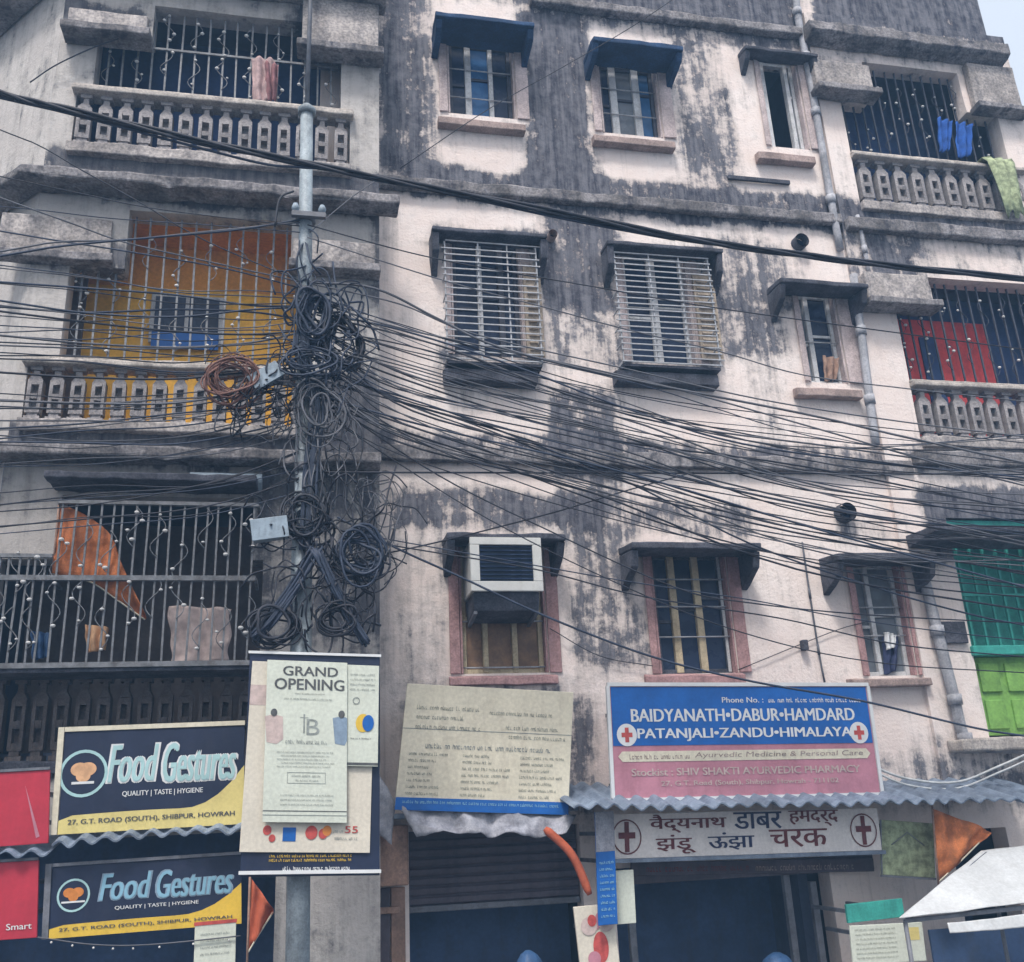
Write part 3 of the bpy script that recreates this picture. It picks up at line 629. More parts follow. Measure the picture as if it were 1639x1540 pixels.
def bars(bal, x0, x1, z0, z1, y, n, mat, rails=(), orn=True, r=0.009, seed=3, zf=None):
    """upright iron bars with scrolls and pale knobs; zf(x) gives the bar top"""
    q = random.Random(seed)
    b = MB()
    for z in rails: b.box(x0, x1, y - 0.024, y - 0.011, z - 0.012, z + 0.012)
    if rails: b.build('grille_rail', mat, bal)
    sh = {}
    for k in range(n):
        x = x0 + (x1 - x0) * (k + 0.5) / n; zt = zf(x) if zf else z1
        key = round(zt, 3)
        if key not in sh:
            c = MB(); c.box(-r, r, -r, r, 0, zt - z0); sh[key] = c.mesh('grille_bar', mat)
        o = bpy.data.objects.new('grille_bar', sh[key]); sc.collection.objects.link(o); o.parent = bal; o.location = Vector((x, y, z0)) - Vector(ORG[bld.name]); ORG[o.name] = ORG[bld.name]
        o.rotation_euler.y = q.uniform(-.012, .012)
        for rep in range((2 if zt - z0 > .8 else 1) if orn and k % 2 == 0 else 0):
            H = zt - z0; c = MB(); pts = []
            zc = z0 + H * (q.uniform(.2, .45) + (.42 * rep if zt - z0 > .8 else .1)); s = q.choice((-1, 1))
            for t in range(13):
                u = t / 12; pts.append((x + s * 0.055 * math.sin(u * 2 * math.pi), y - 0.015, zc + (u - .5) * 0.34))
            c.tube(pts, 0.0042, 4); c.build('grille_scroll', mat, bal)
            for u in (0.04, 0.30, .72, 0.98):
                if q.random() < .6:
                    o = bpy.data.objects.new('grille_knob', KNOB); sc.collection.objects.link(o); o.parent = bal; ORG[o.name] = ORG[bld.name]
                    o.location = Vector((x + s * 0.055 * math.sin(u * 2 * math.pi), y - 0.02, zc + (u - .5) * 0.34 + q.uniform(-.05, .05))) - Vector(ORG[bld.name]); k_ = q.uniform(.5, .95); o.scale = (k_ * 1.25, k_, k_ * .85)
def veranda(x0, x1, z0, z1, yf, depth, back, side, name='veranda_wall', split=None):
    """recess behind an opening: back wall, cheeks, soffit and floor"""
    b = MB(); yb = yf + depth
    b.quad((x0, yb, z0), (x1, yb, z0), (x1, yb, z1), (x0, yb, z1)); o = b.build(name, back, bld)
    b = MB(); b.quad((x0, yf, z0), (x0, yb, z0), (x0, yb, z1), (x0, yf, z1)); b.quad((x1, yb, z0), (x1, yf, z0), (x1, yf, z1), (x1, yb, z1))
    b.quad((x0, yb, z1), (x1, yb, z1), (x1, yf, z1), (x0, yf, z1)); b.quad((x0, yf, z0), (x1, yf, z0), (x1, yb, z0), (x0, yb, z0)); b.build('veranda_side', side, bld)
    return o
# left, third floor
zt3 = W(340, 168, YL - 0.05).z; zbs = W(340, 246, YL - .05).z
B3 = balustrade(X3a, X3b, zbs, zt3, YL + 0.02, 14, m['baluster'], m['rail'], m['panel'], 0.10, 0.12)
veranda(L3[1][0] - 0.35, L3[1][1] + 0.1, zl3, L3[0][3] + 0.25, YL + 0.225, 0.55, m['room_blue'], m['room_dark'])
bars(B3, L3[1][0] + 0.03, L3[1][1] - 0.03, zt3 + 0.10, L3[0][3], YL + 0.10, 17, m['iron'], (W(300, 85, YL + .1).z,), seed=5, zf=lambda x: L3[0][3] - 0.01 if L3[0][0] < x < L3[0][1] else L3[1][3] - 0.01)
# left, second floor: ochre veranda with a small blue window in its back wall
zt2 = W(250, 592, YL - .05).z; zb_2 = W(250, 676, YL - .05).z
B2 = balustrade(X2a, X2b, zb_2, zt2, YL + 0.02, 14, m['baluster'], m['rail'], m['panel'], 0.09, 0.10)
YV = YL + 0.225 + 0.42
veranda(L2[1][0] - 0.4, L2[1][1] + 0.15, zl2, L2[0][3] + 0.02, YL + 0.225, 0.42, m['orange_wall'], m['orange_wall'])
a = rect(-60, 640, 465, 760, YV); b = MB(); b.box(L2[1][0] - 0.39, L2[1][1] + 0.14, YV - 0.02, YV - 0.004, zl2 + .01, a[3]); b.build('dado', m['yellow'], bld)
a = rect(245, 352, 478, 548, YV - .05)
b = MB(); b.box(a[0] - .03, a[1] + .03, YV - .06, YV - .021, a[2] - .02, a[3] + .03); iw = b.build('inner_window', m['white_frame'], bld, 0.006)
for (u0, u1) in ((0.02, .47), (.53, .98)):
    b = MB(); b.box(a[0] + (a[1] - a[0]) * u0, a[0] + (a[1] - a[0]) * u1, YV - .068, YV - .061, a[2] + .1, a[3]); b.build('pane', m['glass'], iw)
b = MB(); b.box(a[0], a[1], YV - .075, YV - .061, a[2] - .08, a[2] + .09); b.build('lower_panel', m['sign_blue'], iw)
a = rect(95, 190, 445, 640, YV - .05); b = MB(); b.box(a[0] - .2, a[1] - .33, YV - .05, YV - .022, zl2 + .02, a[3]); b.build('inner_door', m['room_brown'], bld, 0.006)
bars(B2, L2[1][0] + 0.03, L2[1][1] - 0.03, zt2 + 0.09, L2[0][3], YL + 0.10, 15, m['iron'], (), seed=8, zf=lambda x: L2[0][3] - .01 if L2[0][0] < x < L2[0][1] else L2[1][3] - .01)
# left, first floor: dark barred cage standing out over the shop signs
zt1, zb1 = W(200, 1082, YL).z, W(200, 1232, YL).z
B1 = balustrade(XL + 0.1, XG2 + 0.08, zg0 + 0.1, zt1, YL + 0.05, 13, m['baluster_shaded'], m['hood_grey'], m['hood_grey'], 0.07, 0.10)
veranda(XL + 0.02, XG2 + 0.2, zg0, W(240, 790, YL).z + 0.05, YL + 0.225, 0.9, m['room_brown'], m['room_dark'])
YC = YL - 0.38
x0, x1 = W(-40, 950, YC).x, W(408, 950, YC).x
za, zm, zc_ = W(200, 1064, YC).z, W(240, 926, YC).z, W(240, 806, YC).z
xk = W(88, 860, YC).x
b = MB()
for z in (za, zm): b.box(x0, x1, YC - 0.025, YC + 0.02, z - 0.02, z + 0.02)
b.box(x0, xk, YC - .02, YC + .02, W(40, 890, YC).z - .015, W(40, 890, YC).z + .015); b.box(xk, x1, YC - .02, YC + .02, zc_ - .015, zc_ + .015)
for x in (x0, xk, x1):
    for z in (za, zm, zc_ if x > x0 else zm): b.box(x - .012, x + .012, YC + .021, YL - .015, z - .012, z + .012)
cg = b.build('cage_frame', m['iron'], B1)
bars(B1, xk, x1, za, zc_, YC, 17, m['iron'], (), seed=21, r=0.0075)
bars(B1, x0, xk - .02, za, W(40, 890, YC).z, YC, 8, m['iron'], (), seed=22, r=0.0075)
b = MB(); b.box(x0, x1, YC, YL - .01, za - .05, za - .022); b.build('cage_floor', m['hood_grey'], B1)
hz = W(240, 790, YL).z
b = MB(); b.prism([(YL - .005, hz), (YL - .42, hz - .02), (YL - .42, hz + .04), (YL - .005, hz + .09)], 'x', W(74, 780, YL - .3).x, W(412, 780, YL - .3).x); b.build('hood', m['hood_grey'], bld, 0.01, clean=True)
# stored household things inside that cage
for (px0, px1, py0, py1, mt, nm) in ((45, 82, 1010, 1050, 'bag_blue', 'bag'),):
    pass
# right, third floor
zt, zb_ = W(1490, 262, YR - .05).z, W(1490, 330, YR - .05).z
xr0, xr1 = R3[1][0] + .02, min(R3[1][1], RX2)
B3r = balustrade(xr0, RX2, zb_, zt, YR + 0.04, 10, m['baluster'], m['rail'], m['panel'], 0.09, 0.12)
veranda(xr0 - .3, RX2 + .15, zr3, R3[0][3] + .2, YR + .225, 0.6, m['room_blue'], m['room_dark'])
bars(B3r, xr0 + .02, xr1 - .03, zt + .09, R3[0][3], YR + .12, 16, m['iron_dark'], (), seed=31, zf=lambda x: R3[0][3] - .01 if R3[0][0] < x < R3[0][1] else R3[1][3] - .01)
# right, second floor: red wall
zt, zb_ = W(1550, 622, YR - .05).z, W(1550, 700, YR - .05).z
x2 = hr[3][0] + .02
B2r = balustrade(x2, RX2, zb_, zt, YR + .04, 10, m['baluster'], m['rail'], m['panel'], 0.09, 0.12)
veranda(x2 - .3, RX2 + .15, zr2, hr[2][3] + .1, YR + .225, 0.4, m['room_blue'], m['room_dark'])
YQ = YR + .225 + .4
a = rect(1470, 1590, 515, 625, YQ - .05); b = MB(); b.box(a[0] - .3, a[1], YQ - .03, YQ - .004, zr2 + .01, a[3]); b.build('painted_dado', m['red_wall'], bld)
a = rect(1482, 1508, 540, 640, YQ - .06); b = MB(); b.box(a[0], a[1], YQ - .05, YQ - .031, zr2 + .02, a[3]); b.build('inner_door', m['room_blue'], bld)
bars(B2r, x2 + .02, RX2 - .02, zt + .09, hr[2][3], YR + .12, 15, m['iron_dark'], (), seed=33, zf=lambda x: hr[2][3] - .01 if x > hr[2][0] else hr[3][3] - .01)
# right, first floor: green panels and teal grille
veranda(G1r[0] - .1, G1r[1] + .1, G1r[2], G1r[3] + .1, YR + .225, 0.5, m['teal'], m['room_blue'])
zq0, zq1 = W(1595, 1172, YR).z, W(1595, 1050, YR).z
b = MB(); b.box(G1r[0] + .005, G1r[1] - .005, YR + .06, YR + .10, G1r[2] + .02, zq1); gp = b.build('balcony_panel', m['green'], bld, 0.01)
for i in range(int((G1r[1] - G1r[0] - .1) / .3)):
    for j in range(2):
        xx = G1r[0] + .06 + i * .3; zz = G1r[2] + .08 + j * .36
        b = MB(); b.box(xx, xx + .22, YR + .035, YR + .059, zz, zz + .28); b.build('raised_panel', m['green'], gp, 0.006)
b = MB(); b.box(G1r[0] - .02, G1r[1] + .02, YR - .05, YR + .11, zq1 + .003, zq1 + .10); b.build('handrail', m['teal'], bld, 0.01)
gr = MB(); gr.box(G1r[0], G1r[1], YR + .05, YR + .08, G1r[3] - .06, G1r[3] - .01); gr = gr.build('grille_frame', m['teal'], bld)
bars(gr, G1r[0] + .02, G1r[1] - .02, zq1 + .1, G1r[3] - .02, YR + .08, 13, m['teal'], (W(1595, 890, YR).z, W(1595, 950, YR).z), seed=35, orn=False, r=.012)
hz = W(1570, 880, YR).z
b = MB(); b.prism([(YR - .005, hz), (YR - .5, hz + .05), (YR - .5, hz + .11), (YR - .005, hz + .14)], 'x', W(1484, 840, YR - .4).x, XR); b.build('hood', m['hood_grey'], bld, .012, clean=True)

# ------------------------------------------------------------------ pipes, holes and small fittings on the wall
def wall_pipe(pts, r, y, mat='pipe', name='drain_pipe'):
    b = MB(); b.tube(curve([W(px, py, y) for (px, py) in pts], 3), r, 8); o = b.build(name, m[mat], bld)
    for (px, py) in pts[1:-1]:
        p = W(px, py, y); c = MB(); c.tube([p + Vector((0, 0, -.05)), p + Vector((0, 0, .05))], r * 1.35, 8); c.build('pipe_collar', m[mat], o)
    return o
wall_pipe([(1270, -60), (1276, 20), (1290, 92), (1306, 180), (1330, 320), (1345, 400)], .045, -.06)
wall_pipe([(1366, 440), (1378, 530), (1392, 640), (1402, 712)], .045, -.12)
wall_pipe([(1372, 345), (1384, 400), (1391, 440)], .025, -.10)
wall_pipe([(1474, 905), (1500, 1010), (1528, 1120), (1545, 1182), (1590, 1196), (1660, 1196)], .055, YR - .08)
wall_pipe([(1284, 868), (1296, 950), (1310, 1040), (1320, 1092)], .010, -.03, 'cable_grey', 'wall_conduit')
for (px, py, r, mt) in ((1278, 390, .085, 'hood_grey'), (1350, 822, .10, 'hood_grey'), (882, 380, .05, 'sill')):
    p = W(px, py, -.02); b = MB(); b.tube([p + Vector((0, .02, 0)), p + Vector((0, -.09, -.01))], r, 14, cap=False); b.tube([p + Vector((0, -.09, -.01)), p + Vector((0, .015, 0))], r * .82, 14, cap=False); o = b.build('vent_pipe', m[mt], bld)
    b = MB(); b.tube([p + Vector((0, .016, 0)), p + Vector((0, .012, 0))], r * .82, 14); b.build('vent_opening', m['glass'], o)
p = W(1287, 1033, -.05); b = MB(); b.box(p.x - .03, p.x + .03, -.09, -.017, p.z - .05, p.z + .05); b.build('wall_bracket', m['hood_grey'], bld, .01)
a = rect(1508, 1546, 995, 1030, YR - .03); b = MB(); b.box(a[0], a[1], YR - .05, YR - .015, a[2], a[3]); b.build('hole_plate', m['hood_grey'], bld, .008)  # dark plate put on to stand for a square hole
a = rect(1165, 1262, 288, 291, -.02); b = MB(); b.box(a[0], a[1], -.05, -.016, a[2] - .01, a[3] + .01); b.build('wall_batten', m['hood_grey'], bld)
a = rect(1195, 1330, 742, 748, -.06); 
a = rect(305, 420, 752, 772, YL - .1); b = MB(); b.tube([(a[0], YL - .12, a[2]), (a[1], YL - .12, a[2])], .075, 10); b.build('tube_light_casing', m['boxgrey'], bld)

# ------------------------------------------------------------------ ground-floor shop fronts (parts of the building)
def slab(x0, x1, z0, z1, y, th, mat, name, parent=bld, bev=0.006):
    b = MB(); b.box(x0, x1, y, y + th, z0, z1); return b.build(name, mat, parent, bev)
slab(DOOR1[0] - .05, DOOR1[1] + .05, .135, DOOR1[3] + .1, 0.75, .03, m['navy_gloom'], 'shop_shade_backing')  # shallow navy sheets stand in for the dark inside each shop
slab(DOOR2[0] - .1, DOOR2[1] + .1, .135, DOOR2[3] + .1, 0.85, .03, m['navy_gloom'], 'shop_shade_backing')
slab(DOOR3[0], DOOR3[1], .135, DOOR3[3] + .1, 0.70, .03, m['navy_gloom'], 'shop_shade_backing')
slab(XL + .1, W(440, 1450, YL).x + .1, .135, W(200, 1340, YL).z + .1, YL + .5, .03, m['navy_gloom'], 'shop_shade_backing')
# half-lowered rolling shutter of the middle shop: every slat a piece
zs0, zs1 = W(785, 1443, .1).z, DOOR1[3]
b = MB(); b.box(DOOR1[0] + .01, DOOR1[1] - .01, .10, .12, zs0, zs1 - .005); rs = b.build('rolling_shutter', m['shutter'], bld)
k = 0; z = zs0; first = None
while z < zs1 - .07:
    if first is None:
        q = MB(); q.prism([(.099, z), (.078, z + .015), (.078, z + .055), (.099, z + .07)], 'x', DOOR1[0] + .015, DOOR1[1] - .015); first = q.build('slat', m['shutter'], rs, clean=True); zf0 = z
    else: clone(first, rs, (0, 0, z - zf0))
    z += .075
slab(DOOR1[0] + .01, DOOR1[1] - .01, zs0 - .05, zs0 - .002, .07, .06, m['steel'], 'bottom_bar', rs)
# brown boarded box between the pole and the middle shop
a = rect(560, 654, 1322, 1420, -.35); b = MB(); b.box(a[0], a[1], -.35, -.016, a[2], a[3]); b.build('boarded_box', m['wood'], bld, .012)
a = rect(500, 650, 1424, 1600, -.06)
for k in range(6):
    xx = a[0] + (a[1] - a[0]) * k / 6
    slab(xx + .004, xx + (a[1] - a[0]) / 6 - .004, .135, a[3], -.06, .045, m['wood'] if k % 2 else m['shutter'], 'door_plank')
a = rect(505, 640, 1455, 1466, -.1); slab(a[0], a[1], a[2], a[3], -.10, .035, m['wood'], 'door_rail')
# pharmacy shop front: painted fascia board, steel door posts
a = rect(1008, 1400, 1378, 1404, -.12); fb = slab(a[0], a[1], a[2], a[3], -.12, .03, m['shutter'], 'fascia_board')
for px in (1012, 1268, 1310):
    x = W(px, 1480, -.02).x; slab(x - .03, x + .03, .135, DOOR2[3] - .01 if px < 1300 else DOOR2[3] - .2, -.03, .06, m['steel'], 'door_post')
x = W(1310, 1480, -.02).x

# ------------------------------------------------------------------ signs
class Sign:
    """flat board standing parallel to the facade on the plane Y = y, possibly rolled a little; local u right, v down, both 0..1"""
    def __init__(s, name, tl, tr, bl, y, label, cat='sign', group=None, th=0.025, mat=None, panel='panel', bevel=0.004, wob=0.0):
        s.y = y; s.tl, tr_, bl_ = W(*tl, y), W(*tr, y), W(*bl, y)
        s.u = (tr_ - s.tl); s.w = s.u.length; s.u = s.u.normalized(); s.v = Vector((-s.u.z, 0, s.u.x)); d = s.tl - bl_
        s.h = d.dot(s.v); s.sk = (bl_ - s.tl).dot(s.u)           # sk: sideways lean of the foot
        s.t = thing(name, tuple(s.p(.5, 1)), label, cat, group); s.depth = 0
        if mat: s.panel = s.box(0, 1, 0, 1, mat, panel, 0.0, th, bevel)
    def p(s, u, v, d=0.0): return s.tl + s.u * (u * s.w + s.sk * v) - s.v * (v * s.h) + Vector((0, -d, 0))
    def poly(s, uv, mat, name, d, th=0.002, parent=None):
        b = MB(); k = len(uv); b.v = [tuple(s.p(u, v, d + th)) for u, v in uv] + [tuple(s.p(u, v, d)) for u, v in uv]
        b.f = [tuple(range(k)), tuple(range(2 * k - 1, k - 1, -1))] + [(i, k + i, k + (i + 1) % k, (i + 1) % k) for i in range(k)]
        return b.build(name, mat, parent or s.t, clean=True)
    def box(s, u0, u1, v0, v1, mat, name, d=0.0, th=0.004, bevel=0.0, parent=None):
        b = MB(); n = 0; c = [(u0, v1), (u1, v1), (u1, v0), (u0, v0)]
        b.v = [tuple(s.p(u, v, d)) for u, v in c] + [tuple(s.p(u, v, d - th if False else d)) for u, v in c]
        b.v = [tuple(s.p(u, v, d + (0 if name == 'panel' else th))) for u, v in c] + [tuple(s.p(u, v, d - (th if name == 'panel' else 0))) for u, v in c]
        b.f = [(0, 1, 2, 3), (7, 6, 5, 4), (0, 4, 5, 1), (1, 5, 6, 2), (2, 6, 7, 3), (3, 7, 4, 0)]
        return b.build(name, mat, parent or s.t, bevel, clean=True)
    def disc(s, u, v, r, mat, name, d, inner=0.0, sq=1.0, n=28, parent=None):
        """r in metres; inner > 0 makes a ring"""
        b = MB(); c = s.p(u, v, d)
        ring = lambda q, dd: [tuple(c + s.u * (q * math.cos(2 * math.pi * i / n)) + s.v * (q * sq * math.sin(2 * math.pi * i / n)) + Vector((0, -dd, 0))) for i in range(n)]
        if inner:
            b.v = ring(r, .002) + ring(inner, .002); b.f = [(i, (i + 1) % n, n + (i + 1) % n, n + i) for i in range(n)]
        else: b.v = ring(r, .002); b.f = [tuple(range(n))]
        return b.build(name, mat, parent or s.t)
    def text(s, txt, u0, u1, v0, v1, mat, d=0.004, bold=0.0, shear=0.0, name='lettering'):
        cu = bpy.data.curves.new('t', 'FONT'); cu.body = txt; cu.shear = shear; cu.size = 1.0; cu.resolution_u = 3
        to = bpy.data.objects.new('t', cu); sc.collection.objects.link(to)
        dg = bpy.context.evaluated_depsgraph_get(); me = bpy.data.meshes.new_from_object(to.evaluated_get(dg))
        bpy.data.objects.remove(to); bpy.data.curves.remove(cu)
        if not me.vertices: return None
        co = np.empty(len(me.vertices) * 3); me.vertices.foreach_get('co', co); co = co.reshape(-1, 3)
        lo, hi = co.min(0), co.max(0); sz = np.maximum(hi - lo, 1e-6); off = Vector(ORG[s.t.name]); out = []
        sh = bold * (v1 - v0) * s.h / s.w * 1.6
        for i, k in enumerate((0.0, -1.0, 1.0) if bold else (0.0,)):       # heavier strokes: the letter printed again a hair to each side
            for p in co:
                a = (p - lo) / sz; out.append(tuple(s.p(u0 + (u1 - u0) * a[0] + k * sh, v1 + (v0 - v1) * a[1], d + i * .0007) - off))
        fs = [tuple(p.vertices) for p in me.polygons]; nv = len(co); bpy.data.meshes.remove(me)
        me = bpy.data.meshes.new(name); me.from_pydata(out, [], [tuple(q + nv * i for q in f) for i in range(len(out) // nv) for f in fs]); me.materials.append(mat); me.update()
        return link(name, me, s.t, tuple(off))
    def scribble(s, u0, u1, v0, v1, mat, d=0.004, seed=0, name='faded_lettering'):
        """a line of print too worn to read: word-long runs of letter-sized strokes"""
        q = random.Random(seed); b = MB(); v0 += (v1 - v0) * .12; hh = v1 - v0; cw = hh * s.h / s.w * 0.55; u = u0
        def st(a, b2, c, e):
            n = len(b.v); b.v += [tuple(s.p(a, e, d)), tuple(s.p(b2, e, d)), tuple(s.p(b2, c, d)), tuple(s.p(a, c, d))]; b.f.append((n, n + 1, n + 2, n + 3))
        left = q.randint(3, 8)
        while u < u1 - cw * .8:
            if left == 0: u += cw * .8; left = q.randint(2, 8); continue
            k = q.randint(0, 4); t = cw * .17; u += q.uniform(-.1, .1) * cw
            st(u, u + t, v0 + hh * q.choice((0, .25, .3, .35, .4)), v1 - hh * q.choice((0, 0, .1)))
            if k in (0, 1, 3): st(u + t, u + cw * .6, v0 + hh * .28, v0 + hh * .46)
            if k in (1, 2, 4): st(u + t, u + cw * .6, v1 - hh * .2, v1)
            if k in (0, 2, 3): st(u + cw * .55, u + cw * .78, v0 + hh * .3, v1)
            u += cw; left -= 1
        return tag(b.build(name, mat, s.t), kind='stuff') if b.v else None
    def stay(s, u, v, y_to, mat=None, wd=0.03, name='bracket'):
        a = s.p(u, v, -0.026); b = MB(); b.bar(a, (a.x, y_to, a.z), wd); return b.build(name, mat or m['steel'], s.t)

# --- the two navy food-shop boards
def food_sign(tl, tr, bl, y, label, yellow, aqua, seed):
    s = Sign('shop_sign', tl, tr, bl, y, label, 'sign', 'food shop boards', mat=m['navy'])
    N = 14; bot = []
    def cv(u): return .83 - .02 * math.sin(u * 3.2) + (.04 if u < .06 else 0) - .42 * max(0, (u - .66) / .34) ** 2.1
    uv = [(0, 1), (1, 1)] + [(1 - i / N, cv(1 - i / N)) for i in range(N + 1)]
    s.poly(uv[:2] + uv[2:], yellow, 'yellow_band', 0.001)
    s.disc(.115, .42, s.h * .235, m['sign_aqua'], 'logo_ring', 0.002, s.h * .205)
    s.disc(.115, .42, s.h * .20, m['navy'], 'logo_disc', 0.0015)
    for du, vv, r in ((-.022, .38, .085), (.022, .38, .085), (0, .45, .07)): s.disc(.115 + du, vv, s.h * r, m['peach'] if seed == 1 else m['orange_print'], 'logo_hands', 0.004 + r * .004 + du * .02, sq=.8)
    s.box(.055, .175, .50, .525, m['sign_white'], 'logo_line', 0.006, .001)
    s.text('Food', .245, .52, .14, .54, m['sign_white'] if seed == 1 else m['bluish'], .002, .03, .25)
    s.text('Food', .25, .515, .155, .525, aqua, .0055, .012, .25)
    s.text('Gestures', .545, .955, .14, .56, m['sign_white'] if seed == 1 else m['bluish'], .002, .03, .25)
    s.text('Gestures', .55, .95, .155, .545, aqua, .0055, .012, .25)
    s.text('QUALITY | TASTE | HYGIENE', .33, .77, .615, .68, m['sign_white'], .004, .01)
    s.text('27, G.T. ROAD (SOUTH), SHIBPUR, HOWRAH', .05, .95, .865, .925, m['ink'], .006, .02)
    b = MB(); e = .018
    for (u0, u1, v0, v1) in ((0, 1, -.05, -.003), (-.035, -.003, -.05, 1)): s.box(u0, u1, v0, v1, m['sign_cream'] if seed == 1 else m['steel'], 'border', -.01, .02)
    return s
s1 = food_sign((104, 1172), (392, 1161), (92, 1336), -1.0, 'upper navy food shop board with pale aqua script and pale yellow foot', m['sign_yellow'], m['sign_aqua'], 1)
s2 = food_sign((84, 1388), (386, 1368), (78, 1503), -1.0, 'lower navy food shop board with sky blue script and deep yellow foot', m['sign_gold'], m['sign_skyblue'], 2)
for s in (s1, s2):
    for u in (.12, .85):
        for v in ((.12, .8) if s is s1 else (.2,)): s.stay(u, v, YL - .02)
# red boards at the left edge
for (tl, tr, bl, lab, txt) in (((-60, 1240), (80, 1232), (-66, 1360), 'upper plain red board at the left edge beside the navy food sign', None), ((-60, 1384), (62, 1377), (-66, 1510), 'lower red board with small white print at the left edge', 'Smart')):
    s = Sign('red_sign', tl, tr, bl, -1.05, lab, 'sign', 'red boards at the left edge', mat=m['sign_red'])
    s.box(0, 1, -.04, -.003, m['steel'], 'border', -.01, .02)
    if txt: s.text(txt, .60, .93, .80, .88, m['sign_white'], .004, .01)
    else: s.poly([(.72, .2), (.9, .9), (.86, .92)], m['sign_pink'], 'crease', .001)
    for v in (.3, .7): s.stay(.3, v, YL - .02); s.stay(.85, v, YL - .02)

# --- banner and posters on the pole
YP = -1.50
sb = Sign('dark_banner', (400, 1042), (608, 1048), (384, 1404), YP - .16, 'dark blue flex banner behind the posters on the pole', 'banner', mat=m['navy'], th=.012)
sb.text('GRAND FOOD FEST', .22, .80, .905, .945, m['sign_gold'], .004, .02) if False else [sb.scribble(.2, .80, .905 + .018 * k, .92 + .018 * k, m['sign_gold'], seed=3 + 20 * k) for k in range(2)]
sb.scribble(.30, .78, .955, .975, m['sign_white'], seed=4)
sb.box(-.01, 1.01, 0.0, .012, m['sign_white'], 'top_batten', .001, .012); sb.box(-.01, 1.01, .975, .99, m['sign_white'], 'bottom_batten', .001, .012)
sb.stay(.5, .15, YP - .05, wd=.04); sb.stay(.47, .93, YP - .05, wd=.04)
sw = Sign('cream_poster', (404, 1058), (600, 1066), (383, 1364), YP - .175, 'cream poster with red and blue print peeking out below the grand opening notice', 'poster', mat=m['paper_cream'], th=.004)
sw.box(.0, .13, .13, .24, m['pinkish'], 'print_block', .0005, .001)
for (u, v, r, c2) in ((.20, .89, .028, 'ink_red'), (.24, .93, .022, 'ink_red'), (.54, .90, .04, 'ink_red'), (.63, .905, .03, 'ink_red'), (.66, .89, .03, 'orange_print')): sw.disc(u, v, r, m[c2], 'print_spot', .001 + u * .003, sq=1.1)
sw.box(.32, .42, .875, .945, m['sign_blue'], 'print_block', .0015, .001)
sw.text('55', .80, .90, .865, .90, m['ink_red'], .003, .02)
sw.scribble(.72, .92, .915, .935, m['ink_soft'], seed=6); sw.scribble(.68, .79, .88, .9, m['ink_soft'], seed=7)
sx = Sign('side_poster', (556, 1064), (607, 1066), (552, 1226), YP - .20, 'narrow white poster with a round blue and yellow emblem beside the grand opening notice', 'poster', mat=m['paper'], th=.004)
sx.disc(.52, .58, .05, m['sign_gold'], 'emblem', .001, sq=1.25); sx.disc(.68, .58, .04, m['sign_blue'], 'emblem_half', .003, sq=1.4)
for k in range(4): sx.scribble(.1, .9, .08 + .05 * k, .105 + .05 * k, m['ink_soft'], seed=10 + k)
sx.disc(.3, .36, .025, m['ink_soft'], 'emblem_ring', .002, .019); sx.scribble(.15, .8, .72, .74, m['ink'], seed=15); sx.box(0, 1, .965, .99, m['ink'], 'print_bar', .0005, .001)
sgo = Sign('grand_opening_poster', (428, 1056), (556, 1061), (420, 1316), YP - .215, 'pale green grand opening poster with two faint figures, topmost on the pole', 'poster', mat=m['paper'], th=.003)
sgo.text('GRAND', .20, .88, .035, .095, m['ink'], .002, .018); sgo.text('OPENING', .10, .96, .115, .185, m['ink'], .002, .018)
sgo.scribble(.35, .72, .205, .215, m['ink'], seed=20); sgo.scribble(.22, .82, .235, .25, m['ink_soft'], seed=21)
sgo.text('B', .50, .66, .37, .47, m['ink_soft'], .002); sgo.box(.42, .52, .36, .364, m['ink_soft'], 'print_line', .001, .001); sgo.box(.46, .48, .34, .46, m['ink_soft'], 'print_line', .0012, .001)
sgo.scribble(.25, .76, .495, .525, m['ink_soft'], seed=22)
for k in range(5): sgo.scribble(.15 + .05 * (k % 2), .85 - .05 * (k % 3), .57 + .022 * k, .582 + .022 * k, m['ink_soft'], seed=23 + k)
for (u0, u1, v0, v1) in ((.28, .74, .70, .703), (.28, .74, .765, .768), (.28, .285, .70, .768), (.735, .74, .70, .768)): sgo.box(u0, u1, v0, v1, m['ink_soft'], 'print_frame', .001, .001)
sgo.scribble(.33, .70, .712, .728, m['ink_soft'], seed=30); sgo.scribble(.38, .66, .74, .755, m['ink_soft'], seed=31)
for k in range(3): sgo.scribble(.2, .84, .83 + .028 * k, .843 + .028 * k, m['ink_soft'], seed=33 + k)
sgo.box(.0, 1, .93, .935, m['ink'], 'print_bar', .001, .001); sgo.box(.0, 1, .955, .959, m['ink_soft'], 'print_bar', .001, .001)
for (u, body) in ((.10, 'pinkish'), (.93, 'bluish')):
    sgo.disc(u, .335, .022, m['ink'], 'print_head', .002, sq=1.2); sgo.poly([(u - .11, .36), (u - .05, .352), (u + .05, .352), (min(1, u + .11), .36), (min(1, u + .12), .50), (u + .04, .53), (u - .08, .52)], m[body], 'print_figure', .0012, .0005)
